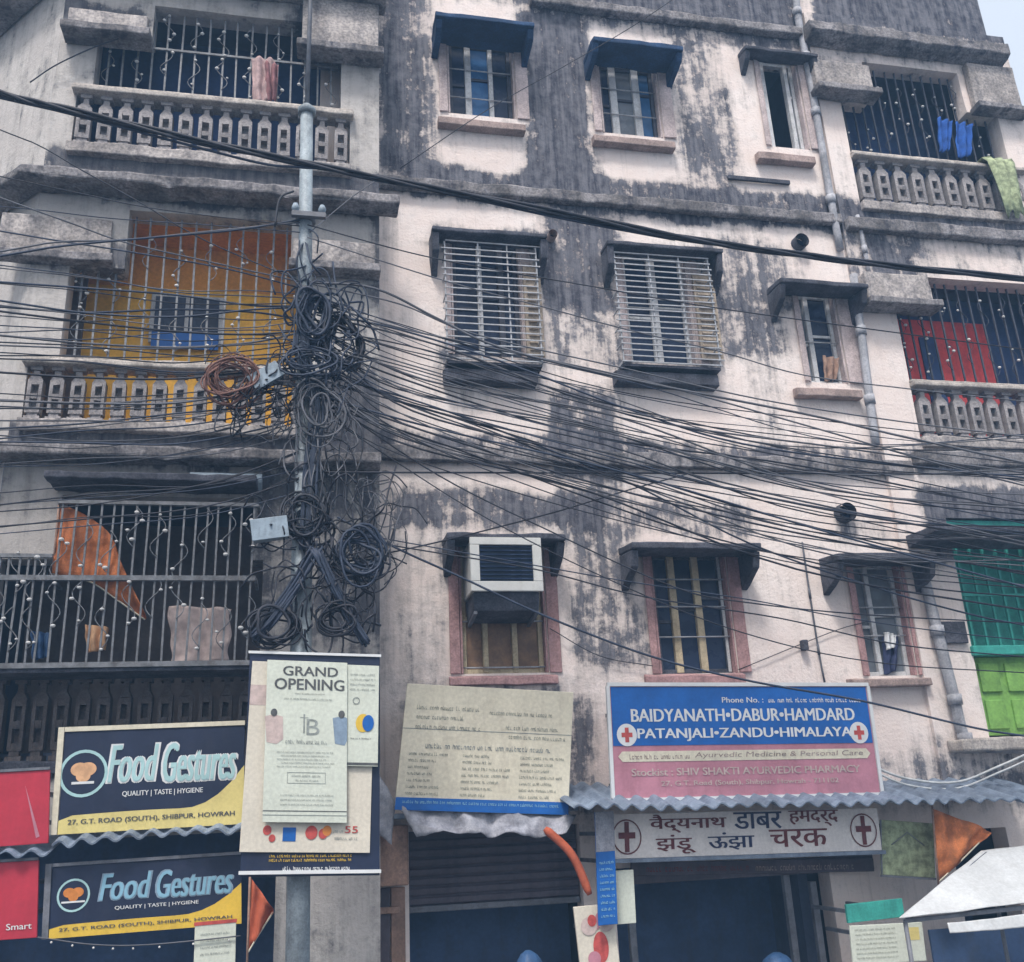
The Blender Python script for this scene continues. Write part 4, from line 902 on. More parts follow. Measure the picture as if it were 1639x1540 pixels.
# --- cream notice board with blue foot
sc1 = Sign('notice_board', (652, 1094), (918, 1108), (632, 1290), -.55, 'cream painted notice board with worn green writing and a blue foot strip', 'sign', mat=m['sign_cream'])
sc1.box(0, 1, .93, 1.03, m['sign_blue'], 'foot_strip', .001, .004); sc1.scribble(.04, .95, .945, .975, m['sign_skyblue'], .007, seed=41)
for (v, u0, u1) in ((.17, .07, .45), (.19, .50, .88), (.25, .07, .36), (.33, .07, .45), (.31, .60, .92), (.385, .62, .97)): sc1.scribble(u0, u1, v, v + .04, m['ink_green'], seed=int(v * 1000) + int(u0 * 10))
sc1.box(0, 1, .37, .376, m['ink_soft'], 'rule_line', .001, .001); sc1.scribble(.14, .88, .48, .53, m['ink_soft'], seed=50)
for k in range(7):
    for j, (u0, ln) in enumerate(((.05, .22), (.36, .26), (.70, .24))):
        r = random.Random(k * 7 + j).uniform(.55, 1.1); sc1.scribble(u0, min(.98, u0 + ln * r), .56 + .053 * k, .59 + .053 * k, m['ink_green'], seed=60 + k * 3 + j)
for u in (.1, .9):
    for v in (.15, .8): sc1.stay(u, v, -.016)
# --- blue and crimson pharmacy board
sp = Sign('pharmacy_sign', (975, 1098), (1386, 1098), (984, 1281), -.60, 'blue and crimson pharmacy board with white capital lettering and two crosses', 'sign', mat=m['sign_pink'], th=.05)
sp.box(.004, .996, .01, .535, m['sign_blue'], 'blue_field', .001, .003)
for (u0, u1, v0, v1) in ((-.008, 1.008, -.03, .004), (-.008, 1.008, .985, 1.02), (-.012, .0, .0045, .984), (1.0, 1.012, .0045, .984)): sp.box(u0, u1, v0, v1, m['sign_white'], 'frame', -.02, .035)
wh = m['sign_white']
sp.text('Phone No. :', .42, .58, .105, .155, wh, .006, .012); sp.scribble(.60, .97, .105, .155, wh, .006, seed=70)
sp.text('BAIDYANATH\u2022DABUR\u2022HAMDARD', .075, .935, .21, .325, wh, .006, .022)
sp.text('PATANJALI\u2022ZANDU\u2022HIMALAYA', .095, .915, .385, .50, wh, .006, .022)
for u in (.055, .945):
    sp.disc(u, .44, sp.h * .095, wh, 'cross_disc', .005, sq=1.05); sp.box(u - .007, u + .007, .375, .505, m['ink_red'], 'cross', .008, .001); sp.box(u - .02, u + .02, .42, .46, m['ink_red'], 'cross', .0085, .001)
sp.poly([(.035, .585), (.02, .63), (.035, .675), (.965, .675), (.98, .63), (.965, .585)], m['sign_cream'], 'cream_strip', .001, .003)
sp.scribble(.06, .28, .605, .655, m['sill'], .006, seed=71); sp.text('Ayurvedic Medicine & Personal Care', .30, .95, .60, .66, m['sill'], .006, .0, .12)
sp.text('Stockist : SHIV SHAKTI AYURVEDIC PHARMACY', .065, .93, .735, .80, m['pinkish'], .005, .02)
sp.text('27, G.T. Road (South), Shibpur, Howrah - 711102', .17, .84, .845, .90, m['pinkish'], .005, .012)
for u in (.06, .5, .94):
    for v in (.2, .85): sp.stay(u, v, -.016)
# --- white board with Hindi names under the tin edge
sh_ = Sign('hindi_sign', (982, 1303), (1404, 1293), (984, 1375), -.58, 'long white board with red and navy Hindi lettering under the tin awning', 'sign', mat=m['paper_white'], th=.06)
sh_.box(-.01, 1.01, 1.003, 1.09, m['tin'], 'bottom_rail', -.03, .05)
for (t, u0, u1, v0, v1, c2) in (('\u0935\u0948\u0926\u094d\u092f\u0928\u093e\u0925', .13, .41, .04, .46, 'ink_brown'), ('\u0921\u093e\u092c\u0930', .44, .62, .03, .42, 'ink_navy'), ('\u0939\u092e\u0926\u0930\u094d\u0926', .65, .84, .02, .40, 'ink_brown'),
                                ('\u091d\u0902\u0921\u0942', .15, .29, .50, .93, 'ink_brown'), ('\u090a\u0902\u091d\u093e', .34, .51, .48, .88, 'ink_navy'), ('\u091a\u0930\u0915', .57, .79, .45, .86, 'ink_brown')):
    sh_.text(t, u0, u1, v0, v1, m[c2], .004, .02)
for u in (.045, .935):
    sh_.disc(u, .52, sh_.h * .36, m['ink_brown'], 'cross_ring', .003, sh_.h * .33, sq=1.1); sh_.box(u - .008, u + .008, .18, .86, m['ink_brown'], 'cross', .0045, .001); sh_.box(u - .03, u + .03, .42, .56, m['ink_brown'], 'cross', .005, .001)
for u in (.05, .95): sh_.stay(u, .5, -.016)
# faint lettering on the fascia board below
sf = Sign('fascia_sign', (1010, 1380), (1398, 1374), (1010, 1402), -.155, 'narrow dim board with worn maroon writing below the Hindi sign', 'sign', mat=m['shutter'], th=.02)
sf.scribble(.06, .48, .2, .75, m['ink_brown'], seed=80); sf.scribble(.5, .92, .25, .8, m['sill'], seed=81)
# blue vertical sign and its white neighbour at the corner post
sv = Sign('vertical_sign', (952, 1300), (982, 1298), (958, 1482), -.75, 'narrow upright blue sign with white letters left of the Hindi board', 'sign', mat=m['sign_blue'], th=.02)
for k, ch in enumerate('INS'): pass
for k in range(9): sv.scribble(.15, .9, .44 + .058 * k, .47 + .058 * k, m['sign_skyblue'], .004, seed=90 + k)
sv.box(0, 1, 0, .36, m['tarp_grey'], 'upper_field', .001, .001)
sv.stay(.5, .2, -.016); sv.stay(.5, .45, -.016)
sq_ = Sign('white_sign', (984, 1394), (1014, 1392), (988, 1480), -.62, 'small blank white panel hanging beside the blue upright sign', 'sign', mat=m['paper'], th=.02); sq_.stay(.5, .2, -.016)
st_ = Sign('street_poster', (918, 1452), (980, 1446), (935, 1600), -.66, 'red and cream poster board at the shop corner below the blue upright sign', 'poster', mat=m['paper_cream'], th=.03)
q = random.Random(5)
for k in range(9): st_.disc(q.uniform(.2, .8), q.uniform(.08, .6), q.uniform(.03, .07), m[q.choice(['ink_red', 'sign_pink', 'ink', 'pinkish'])], 'print_spot', .002 + k * .0006, sq=q.uniform(.8, 2.0))
st_.stay(.5, .3, -.016)
# translucent green-grey panel, teal strip, price board, white paper
sg = Sign('green_panel', (1408, 1312), (1494, 1318), (1410, 1400), -.55, 'dull grey green mesh panel beside the Hindi board', 'panel', mat=m['cloth_green'], th=.01)
sg.box(0, 1, 1.0, 1.04, m['steel'], 'bottom_rail', -.01, .02); sg.box(0, .02, 0, .99, m['steel'], 'side_rail', .001, .01); sg.stay(.1, .1, YR - .015); sg.stay(.9, .1, YR - .015)
for pts in ([(.2, .45), (.5, .2), (.8, .42)], ):
    b = MB(); b.tube([sg.p(u, v, .006) for u, v in pts], .006, 4); b.build('roof_outline', m['ink_soft'], sg.t)
se = Sign('teal_sign', (1354, 1448), (1444, 1438), (1358, 1478), -.80, 'short teal strip sign above the white price board', 'sign', mat=m['teal'], th=.03)
se.stay(.2, .5, -.016); se.stay(.8, .5, YR - .015)
sr = Sign('price_board', (1360, 1482), (1476, 1476), (1366, 1545), -.82, 'white price board with small grey lines of print under the teal strip', 'sign', mat=m['paper'], th=.02)
for k in range(7): sr.scribble(.06, .62, .08 + .12 * k, .14 + .12 * k, m['ink_green'], seed=100 + k)
sr.box(.74, .94, .12, .45, m['sign_yellow'], 'price_patch', .001, .001); sr.stay(.3, .3, YR - .015); sr.stay(.8, .3, YR - .015)
sn = Sign('white_notice', (312, 1480), (378, 1474), (308, 1600), -1.06, 'white paper notice with red top pinned below the lower navy board', 'notice', mat=m['paper'], th=.012)
for k in range(4): sn.scribble(.15, .85, .12 + .09 * k, .16 + .09 * k, m['ink_soft'], seed=120 + k)
sn.box(-.02, 1.02, -.03, .02, m['ink_red'], 'top_strip', .001, .002); sn.stay(.5, .06, YL - .02)

# ------------------------------------------------------------------ awnings and tarpaulins
def corrugated(name, pxa, pya, pxb, pyb, yf, yb, rise, label, mat='tin', period=0.15, amp=0.02, group='tin awnings'):
    A, B = W(pxa, pya, yf), W(pxb, pyb, yf); L = (B - A); n = int(L.length / period * 8); V, F = [], []
    b = MB(); q = random.Random(4)
    for j, (yy, dz) in enumerate(((yf, 0), ((yf + yb) / 2, rise / 2), (yb, rise))):
        for k in range(n + 1):
            p = A.lerp(B, k / n); z = p.z + dz + amp * (1 + .7 * mnoise.noise((p.x * 3, 4, 0))) * math.sin(2 * math.pi * k / 8) + 0.03 * mnoise.noise((p.x * 1.5, j * 1.3, 0)) + 0.012 * mnoise.noise((p.x * 7, j, 2)); V.append((p.x, yy + (0.07 * mnoise.noise((p.x * 2.5, 0, 5)) if j == 0 else 0), z))
    for j in range(2):
        for k in range(n): a = j * (n + 1) + k; F.append((a, a + 1, a + n + 2, a + n + 1))
    b.v, b.f = V, F
    o = b.build(name, m[mat], None); b2 = o.modifiers.new('sheet', 'SOLIDIFY'); b2.thickness = 0.012; b2.offset = 1
    tag(o, label, 'awning', group); return o
corrugated('tin_awning', 918, 1296, 1720, 1280, -.95, -.016, .22, 'long corrugated tin awning under the pharmacy board')
corrugated('tin_awning', 84, 1352, 388, 1328, -1.12, YL - .015, .16, 'corrugated tin strip between the two navy food boards')
corrugated('tin_awning', -80, 1372, 78, 1364, -1.12, YL - .015, .12, 'short corrugated tin strip between the two red boards')
def sheet(name, corners, nu, nv, mat, amp, label, cat, group=None, seed=0, th=0.006, fr=3.0, smooth=True, loc=None, fold=0):
    """crumpled cloth spanned between four 3D corners (tl, tr, br, bl)"""
    tl, tr, br, bl = [Vector(c) for c in corners]; V, F = [], []
    nrm = (tr - tl).cross(bl - tl).normalized(); b = MB()
    for j in range(nv + 1):
        for i in range(nu + 1):
            u, v = i / nu, j / nv; p = tl.lerp(tr, u).lerp(bl.lerp(br, u), v)
            d = mnoise.noise((p.x * fr + seed, p.y * fr, p.z * fr)) + .5 * mnoise.noise((p.x * fr * 2.7, p.y * fr * 2.7 + seed, p.z * fr * 2.7))
            if fold: d += 1.1 * math.sin(u * fold + 1.3 * mnoise.noise((u * 2, v * 2, seed)) + seed); p = p + (tr - tl) * (.07 * mnoise.noise((v * 3.1, u * 2, seed + 4))) + (bl - tl) * (.05 * mnoise.noise((u * 3.3, v, seed + 9)))
            V.append(tuple(p + nrm * (amp * d)))
    for j in range(nv):
        for i in range(nu): a = j * (nu + 1) + i; F.append((a, a + 1, a + nu + 2, a + nu + 1))
    b.v, b.f, b.smooth = V, F, smooth
    o = b.build(name, m[mat], None, loc=loc); md = o.modifiers.new('sheet', 'SOLIDIFY'); md.thickness = th
    if label: tag(o, label, cat, group)
    return o
sheet('torn_awning', [W(632, 1292, -.5), W(922, 1306, -.5), W(905, 1338, -.62), W(668, 1336, -.62)], 36, 8, 'tarp_grey', .09, 'torn crumpled grey plastic sheet hanging below the cream notice board', 'tarpaulin', fr=5)
sheet('torn_awning', [W(600, 1225, -.45), W(632, 1288, -.45), W(628, 1352, -.5), W(600, 1330, -.5)], 10, 14, 'tarp_grey', .05, 'narrow torn grey sheet flapping beside the poster pole', 'tarpaulin', seed=3, fr=6)
b = MB(); b.box(W(630, 1296, -.45).x, W(925, 1300, -.45).x, -.47, -.017, W(780, 1300, -.45).z - .02, W(780, 1300, -.45).z + .02); o = b.build('shop_canopy_shelf', m['tin'], bld, .006)
b = MB(); p0, p1, p2 = W(872, 1326, -.62), W(915, 1368, -.66), W(944, 1432, -.68); b.tube(curve([p0, p1, p2], 8), [.02] + [.034] * 14 + [.03, .02], 10); tag(b.build('cloth_wrapped_hose', m['flag_red'], None), 'orange red tube of rolled cloth bending down at the shop corner', 'rolled cloth')
# market tarpaulin in the lower right
T = [W(1570, 1362, -.9), W(1760, 1340, -.9), W(1760, 1432, -1.5), W(1438, 1470, -1.5)]
sheet('white_tarpaulin', T, 70, 36, 'tarp', .016, 'white tarpaulin roof sloping out over the stall in the corner', 'tarpaulin', fr=1.4)
sheet('white_tarpaulin', [W(1515, 1478, -1.52), W(1760, 1450, -1.52), W(1760, 1475, -1.55), W(1520, 1494, -1.55)], 60, 8, 'tarp', .02, 'lower white tarpaulin flap hanging under the stall roof', 'tarpaulin', seed=5, fr=3)
st = thing('stall_frame', (W(1600, 1500, -1.5).x, -1.5, .13), 'grey pipe frame carrying the white tarpaulin', 'stall frame')
for (px, py, yy) in ((1448, 1470, -1.45), (1750, 1436, -1.45), (1580, 1364, -.92), (1750, 1344, -.92)):
    p = W(px, py, yy); b = MB(); b.tube([(p.x, yy, .13), (p.x, yy, p.z - .02)], .018, 8); b.build('post', m['steel'], st)
b = MB(); b.bar(W(1448, 1474, -1.45), W(1750, 1440, -1.45), .03); b.build('front_beam', m['steel'], st)
b = MB(); b.bar(W(1448, 1474, -1.45), W(1578, 1366, -.92), .025); b.build('side_beam', m['steel'], st)
slab(W(1500, 1500, -.5).x, W(1760, 1500, -.5).x, .135, W(1600, 1480, -.4).z, -.4, .03, m['navy_gloom'], 'shop_partition')

# ------------------------------------------------------------------ flags and hung cloth
def flag(upper, lower, y, label, mat='flag', seed=0, stick=.1, group='saffron pennants'):
    """pennant between an upper and a lower edge (photo pixels, hoist first); the cloth ripples toward the fly"""
    U = curve([W(px, py, y) for px, py in upper], 6); L = curve([W(px, py, y) for px, py in lower], 6); n = min(len(U), len(L)) - 1; V, F = [], []
    for i in range(n + 1):
        t = i / n; p, q2 = U[i], L[i]
        for j in range(9):
            r = p.lerp(q2, j / 8); d = .03 * math.sin(t * 11 + seed + j * .45) * (.3 + t) + .035 * mnoise.noise((r.x * 7, r.z * 7, seed)) + .015 * mnoise.noise((r.x * 22, r.z * 22, seed)); V.append((r.x, r.y + d, r.z))
    for i in range(n):
        for j in range(8): k = i * 9 + j; F.append((k, k + 1, k + 10, k + 9))
    a, b_ = U[0], L[0]
    root = thing('pennant_flag', tuple(b_), label, 'flag', group)
    x = MB(); x.v, x.f, x.smooth = V, F, True; o = x.build('cloth', m[mat], root); md = o.modifiers.new('sheet', 'SOLIDIFY'); md.thickness = .003
    e = MB(); e.tube([v for v in L], .006, 5); e.build('hem', m['sign_cream'], root)
    s = MB(); d = (a - b_).normalized(); s.tube([b_ - d * stick, a + d * .04], .009, 6); s.build('stick', m['wood'], root)
    return root
flag([(94, 812), (118, 815), (172, 850), (196, 905), (233, 984)], [(84, 918), (118, 926), (150, 934), (190, 962), (232, 992)], YC + .05, 'large saffron pennant draped over the barred cage', seed=1, stick=.03)
flag([(400, 1404), (414, 1422), (438, 1456)], [(396, 1526), (414, 1496), (437, 1460)], -1.2, 'small vermilion pennant beside the foot of the pole', 'flag_red', 2, stick=.25)
flag([(1492, 1294), (1540, 1312), (1584, 1328)], [(1502, 1412), (1536, 1380), (1582, 1334)], -.75, 'saffron pennant hanging under the tin awning by the white tarpaulin', 'flag', 3, stick=.05)
# cloth over the right balcony rail
b = MB(); V, F = [], []
path = [(.08, .02), (-.11, .035), (-.16, -.05), (-.17, -.3), (-.165, -.55), (-.16, -.8)]
zt_ = W(1590, 258, YR - .1).z; xa = W(1572, 262, YR - .1).x
for j, (dy, dz) in enumerate(path):
    for i in range(9):
        t = i / 8; wd = .42 - .03 * j; V.append((xa + .02 * j + t * wd, YR + dy + .018 * math.sin(i * 2.1 + j), zt_ + dz * (1 + .08 * math.sin(i * 1.7)) + (.0 if j < 2 else .0)))
for j in range(len(path) - 1):
    for i in range(8): a = j * 9 + i; F.append((a, a + 1, a + 10, a + 9))
b.v, b.f, b.smooth = V, F, True
o = b.build('hanging_cloth', m['cloth_green'], None); md = o.modifiers.new('sheet', 'SOLIDIFY'); md.thickness = .008; tag(o, 'pale green patterned cloth draped over the top right balcony rail', 'cloth')
def laundry(px0, px1, py0, py1, y, mat, label, seed):
    return sheet('hanging_cloth', [W(px0, py0, y), W(px1, py0 + 4, y), W(px1 - 4, py1, y), W(px0 + 3, py1 + 5, y)], 20, 18, mat, .022, label, 'cloth', seed=seed, fr=6, fold=13)
laundry(402, 440, 92, 160, YL + .03, 'cloth_pink', 'pale pink garment hung on the top left balcony grille', 1)
laundry(424, 446, 100, 158, YL + .00, 'cloth_red', 'dusty red garment hung beside the pink one, top left balcony', 2)
laundry(1500, 1524, 190, 240, YR + .06, 'cloth_blue', 'short bright blue garment on the top right balcony grille', 3)
laundry(1528, 1556, 196, 250, YR + .05, 'cloth_blue', 'longer bright blue garment on the top right balcony grille', 4)
laundry(50, 80, 1010, 1052, YC + .12, 'bag_blue', 'crumpled blue bag behind the lower left cage bars', 5)
laundry(136, 172, 1000, 1040, YC + .14, 'peach', 'tan cloth bundle behind the lower left cage bars', 6)
laundry(270, 370, 970, 1058, YC + .2, 'pinkish', 'grey pink sheet hung behind the right half of the cage', 7)
laundry(1414, 1440, 1016, 1074, .03, 'ink_navy', 'black garment hung on the lowest right window', 8)
laundry(1416, 1436, 1012, 1036, .0, 'sign_white', 'white scrap of cloth on the lowest right window', 9)
laundry(1316, 1342, 570, 608, .03, 'wood', 'small brown panel propped in the slim middle floor window', 10)

# ------------------------------------------------------------------ air cooler in the window above the cream board
yk = -.42; a = rect(753, 868, 860, 946, yk)
ac = thing('air_cooler', ((a[0] + a[1]) / 2, yk + .25, a[2] - .1), 'white window air cooler with dark louvred front above the cream notice board', 'air cooler')
b = MB(); b.box(a[0] + .01, a[1] - .01, yk + .042, .09, a[2] + .01, a[3] - .01); b.build('casing', m['ac_white'], ac, .012)
b = MB(); f_ = .085
for (x0, x1, z0, z1) in ((a[0], a[1], a[3] - .07, a[3]), (a[0], a[1], a[2], a[2] + .09), (a[0], a[0] + f_, a[2] + .0905, a[3] - .0705), (a[1] - f_, a[1], a[2] + .0905, a[3] - .0705)): b.box(x0, x1, yk, yk + .04, z0, z1)
b.build('front_frame', m['ac_white'], ac, .006)
b = MB(); b.box(a[0] + f_ - .002, a[1] - f_ + .002, yk + .025, yk + .035, a[2] + .088, a[3] - .068); b.build('front_mesh', m['ac_dark'], ac)
nl = 9; fl = None
for k in range(nl):
    z = a[2] + .11 + (a[3] - a[2] - .20) * k / (nl - 1)
    if fl is None: q = MB(); q.prism([(yk + .006, z), (yk + .022, z + .018), (yk + .024, z + .018), (yk + .012, z)], 'x', a[0] + f_, a[1] - f_); fl = q.build('louvre', m['glass'], ac, clean=True); z00 = z
    else: clone(fl, ac, (0, 0, z - z00))
b = MB(); b.prism([(yk + .05, a[2] + .008), (yk + .10, a[2] - .16), (.05, a[2] - .20), (.085, a[2] + .008)], 'x', a[0] + .03, a[1] - .03); b.build('water_tank', m['hood_grey'], ac, .01, clean=True)
for x in (a[0] + .05, a[1] - .05): b = MB(); b.bar((x, yk + .1, a[2] - .17), (x, .05, a[2] - .22), .03); b.build('bracket', m['steel'], ac)

# ------------------------------------------------------------------ utility pole
pb, pt = W(481, 1540, YP), W(491, 182, YP)
pole = thing('utility_pole', (pb.x, YP, .13), 'pale blue grey steel utility pole wrapped in cables, left of centre', 'utility pole')
xb = pb.x; zt_ = pt.z; xt = pt.x
b = MB(); pts = [(xb + (xt - xb) * t, YP, .13 + (zt_ - .13) * t) for t in (0, .3, .55, .551, .8, 1)]; b.tube(pts, [.082, .08, .078, .062, .058, .055], 14); b.build('shaft', m['pole'], pole)
b = MB(); b.tube([(xt, YP, zt_ - .01), (xt, YP, zt_ + .04), (xt, YP, zt_ + .09)], [.075, .08, .035], 14); b.build('cap', m['pole'], pole)
b = MB(); b.tube([(xt, YP, zt_ + .05), (xt + .01, YP, zt_ + 2.6)], .02, 8); b.build('top_rod', m['steel'], pole)
for py in (352, 470, 560, 640, 750):
    p = W(489, py, YP); b = MB(); b.tube([(p.x, YP, p.z - .03), (p.x, YP, p.z + .03)], .085, 12); b.build('clamp_band', m['steel'], pole)
p = W(492, 356, YP); b = MB(); b.bar((p.x - .13, YP - .11, p.z), (p.x + .15, YP - .11, p.z), .045); b.build('cross_arm', m['steel'], pole)
for dx in (-.1, .12): b = MB(); b.tube([(p.x + dx, YP - .11, p.z + .02), (p.x + dx, YP - .11, p.z + .06), (p.x + dx, YP - .11, p.z + .10)], [.02, .035, .02], 8); b.build('insulator', m['boxgrey'], pole)
def jbox(cx, cy, wpx, hpx, ang, y, label):
    c = W(cx, cy, y); wd, hh = wpx / 215, hpx / 215
    t = thing('junction_box', tuple(c), label, 'junction box', 'grey boxes on the pole')
    R = Matrix.Rotation(ang, 3, 'Y'); b = MB(); b.box(-wd / 2, wd / 2, -.05, .05, -hh / 2, hh / 2); b.v = [tuple(R @ Vector(v) + c) for v in b.v]; b.build('case', m['boxgrey'], t, .008)
    b = MB(); b.box(-wd / 2 - .008, wd / 2 + .008, -.064, -.051, -hh / 2 - .008, hh / 2 + .008); b.v = [tuple(R @ Vector(v) + c) for v in b.v]; b.build('lid', m['boxgrey'], t, .004)
    b = MB(); b.bar(c + Vector((0, .05, 0)), Vector((pb.x + .05, YP, c.z)), .025); b.build('strap', m['steel'], t)
jbox(432, 849, 54, 32, -.15, YP - .1, 'pale grey junction box left of the lower cable tangle')
jbox(426, 606, 52, 26, -.62, YP - .15, 'tilted blue grey junction box beside the brown cable ring')

# ------------------------------------------------------------------ overhead cables
def cable(pts, r, mat, label, group, y0=YP, y1=None, name='overhead_cable', strands=1, n=6, ext=True):
    y1 = y0 if y1 is None else y1; xs = [p[0] for p in pts]; lo, hi = min(xs), max(xs)
    P = [W(px, py, y0 + (y1 - y0) * ((px - lo) / (hi - lo + 1e-6))) for (px, py) in pts]
    if ext:
        for end in (0, -1):
            px = pts[end][0]
            if px < 0 or px > 1639:
                d = (P[end] - P[1 if end == 0 else -2]).normalized(); q = P[end] + d * 3.0
                if end == 0: P.insert(0, q)
                else: P.append(q)
    C = curve(P, n); b = MB()
    for s in range(strands):
        ph = 2 * math.pi * s / max(1, strands)
        if strands == 1: b.tube(C, r, 5)
        else: b.tube([c + Vector((0, math.cos(ph + i * .35) * r * 1.25, math.sin(ph + i * .35) * r * 1.25)) for i, c in enumerate(C)], r, 5)
    return tag(b.build(name, m[mat], None), label, 'cable', group)
# the heavy twisted line that crosses the whole picture
cable([(-30, 138), (28, 158), (110, 176), (300, 222), (490, 262), (660, 296), (900, 342), (1100, 382), (1280, 408), (1450, 428), (1680, 450)], .015, 'cable', 'thick twisted black cable crossing the whole facade above the middle floor', 'heavy line', -2.1, -2.1, strands=3, n=8)
cable([(-30, 150), (110, 182), (300, 232), (420, 262), (480, 268), (560, 275), (700, 306), (900, 350), (1080, 384)], .011, 'cable_blue', 'loose strand sagging just under the thick twisted cable', 'heavy line strand', -2.08, -2.08)
Q = random.Random(77)
mats = ['cable', 'cable', 'cable_blue', 'cable_grey']
ORD = ['topmost', 'second from the top', 'third from the top', 'fourth from the top', 'fifth from the top', 'sixth from the top', 'seventh from the top', 'eighth from the top', 'ninth from the top', 'tenth from the top', 'eleventh from the top', 'twelfth from the top', 'thirteenth from the top']
# fan to the right, dense bundle
LB, GB = 'thin black cable in the dense bundle fanning down right from the pole', 'dense bundle right of the pole'
NB = 40
for k in range(NB):
    t = (k + Q.uniform(-.4, .4)) / NB; y0 = 490 + 150 * t + Q.uniform(-22, 22); y5 = 535 + 190 * t + Q.uniform(-14, 14); ym = 600 + 205 * t + Q.uniform(-22, 22); y3 = 680 + 215 * t + Q.uniform(-24, 24); ye = 715 + 255 * t + Q.uniform(-40, 40)
    x0 = 500 + Q.uniform(-14, 40); jx = Q.uniform(-60, 60)
    cable([(x0, y0), (660 + jx, y5), (960 + jx, ym + 8), (1300 + jx, y3 + 10), (1690, ye)], Q.choice((.004, .005, .0055, .0065, .0085)), Q.choice(mats), LB, GB, YP - Q.uniform(-.05, .14), YP - .1 - Q.uniform(0, .5))
# upper, sparser lines
LU, GU = 'single thin cable above the dense bundle, crossing the middle floor windows', 'upper cables right of the pole'
for pts, r in (([(492, 360), (697, 414), (950, 459), (1133, 491), (1445, 534), (1690, 566)], .006), ([(492, 380), (720, 452), (872, 492), (1001, 527), (1153, 563), (1284, 600), (1450, 622), (1690, 648)], .006),
               ([(495, 452), (600, 462), (700, 510), (800, 556), (1000, 606), (1284, 662), (1450, 700), (1690, 752)], .011), ([(500, 455), (640, 487), (760, 535), (1000, 590), (1220, 640), (1450, 676), (1690, 705)], .007),
               ([(500, 480), (620, 520), (800, 560), (1040, 612), (1300, 684), (1500, 742), (1690, 790)], .008), ([(505, 500), (640, 528), (820, 585), (1020, 660), (1240, 720), (1690, 770)], .009)):
    cable(pts, r, Q.choice(mats), LU, GU, YP - .08, YP - .35)
# lower lines in front of the lowest windows
LL, GL = 'thin cable sloping down in front of the lowest row of windows', 'lower cables right of the pole'
for pts, r in (([(540, 828), (640, 880), (740, 925), (870, 985), (1040, 1050), (1200, 1090), (1380, 1122), (1560, 1165), (1690, 1186)], .009), ([(545, 860), (700, 885), (860, 912), (1030, 955), (1250, 990), (1440, 1032), (1690, 1056)], .006),
               ([(520, 640), (700, 760), (880, 850), (1080, 940), (1200, 965), (1400, 985), (1690, 1000)], .006), ([(515, 660), (620, 730), (780, 830), (980, 930), (1180, 1010), (1400, 1060), (1690, 1080)], .005),
               ([(520, 600), (720, 660), (1000, 770), (1200, 870), (1400, 940), (1560, 985), (1690, 1010)], .008), ([(520, 650), (720, 715), (950, 800), (1100, 850), (1300, 900), (1480, 940), (1690, 960)], .007),
               ([(520, 610), (800, 690), (1080, 780), (1250, 830), (1450, 880), (1690, 930)], .007), ([(545, 850), (800, 895), (1000, 930), (1200, 960), (1330, 985), (1500, 1010), (1690, 1030)], .005)):
    cable(pts, r, Q.choice(mats), LL, GL, YP - .05, YP - .2)
cable([(488, 756), (900, 757), (1300, 758), (1690, 760)], .008, 'cable', 'level black cable running straight right from the pole', 'level cable', YP - .1)
cable([(548, 900), (700, 868), (880, 822), (1000, 786), (1110, 756)], .0065, 'cable', 'thin cable rising to the right across the air cooler hood', 'rising cable', YP - .1, -.9)
cable([(640, 270), (780, 176), (900, 108), (1000, 50), (1070, 4), (1160, -60)], .005, 'cable', 'lone thin cable rising between the two top floor windows', 'lone rising cable', -.02, -1.0)
cable([(1182, 1072), (1330, 1012), (1384, 996)], .0045, 'cable', 'short thin wire on the wall between the two lowest right windows', 'wall wire', -.03)
cable([(880, 1006), (960, 1050), (1045, 1066)], .0045, 'cable', 'short thin wire on the wall between air cooler and cream framed window', 'wall wire', -.05)
cable([(48, 132), (90, 104), (150, 76), (190, 62)], .007, 'cable', 'short black wire looping over the top left wall corner', 'corner wire', YL - .05, YL - .17)
cable([(1386, 1222), (1450, 1246), (1530, 1252), (1600, 1226), (1690, 1186)], .012, 'cable_white', 'upper of two white cables drooping right of the pharmacy board', 'white drooping cables', -.45)
cable([(1386, 1228), (1450, 1256), (1530, 1262), (1600, 1236), (1690, 1196)], .010, 'cable_white', 'lower of two white cables drooping right of the pharmacy board', 'white drooping cables', -.47)
# to the left
LF, GF = 'thin cable running left from the pole across the ochre veranda', 'cables left of the pole'
for k in range(30):
    t = k / 29; y0 = 470 + 185 * t + Q.uniform(-12, 12); ye = 440 + 250 * t + Q.uniform(-25, 25); ym = (y0 + ye) / 2 + Q.uniform(-4, 26)
    cable([(-40, ye), (130, (ye + ym) / 2 + Q.uniform(-6, 10)), (280, ym), (400, (ym + y0) / 2 + Q.uniform(-4, 8)), (486 + Q.uniform(-12, 14), y0)], Q.choice((.005, .006, .007, .009)), Q.choice(mats), LF, GF, YP - .2 - Q.uniform(0, .3), YP - Q.uniform(-.04, .1))
LV, GV = 'thin cable crossing the upper left balconies on its way to the pole', 'upper cables left of the pole'
for pts, r in (([(-30, 306), (110, 356), (200, 388), (330, 418), (485, 452)], .007), ([(-30, 196), (60, 232), (130, 272), (220, 322), (330, 386), (480, 450)], .0055), ([(-30, 415), (100, 394), (250, 380), (380, 368), (480, 352)], .010), ([(-30, 408), (90, 388), (200, 384), (340, 370), (480, 356)], .008),
               ([(-30, 276), (120, 308), (260, 336), (480, 362)], .005), ([(-30, 365), (90, 385), (200, 402), (360, 430), (484, 462)], .007), ([(-30, 328), (60, 336), (180, 350), (330, 360), (480, 372)], .0045),
               ):
    cable(pts, r, Q.choice(mats), LV, GV, YP - .35, YP - .05)
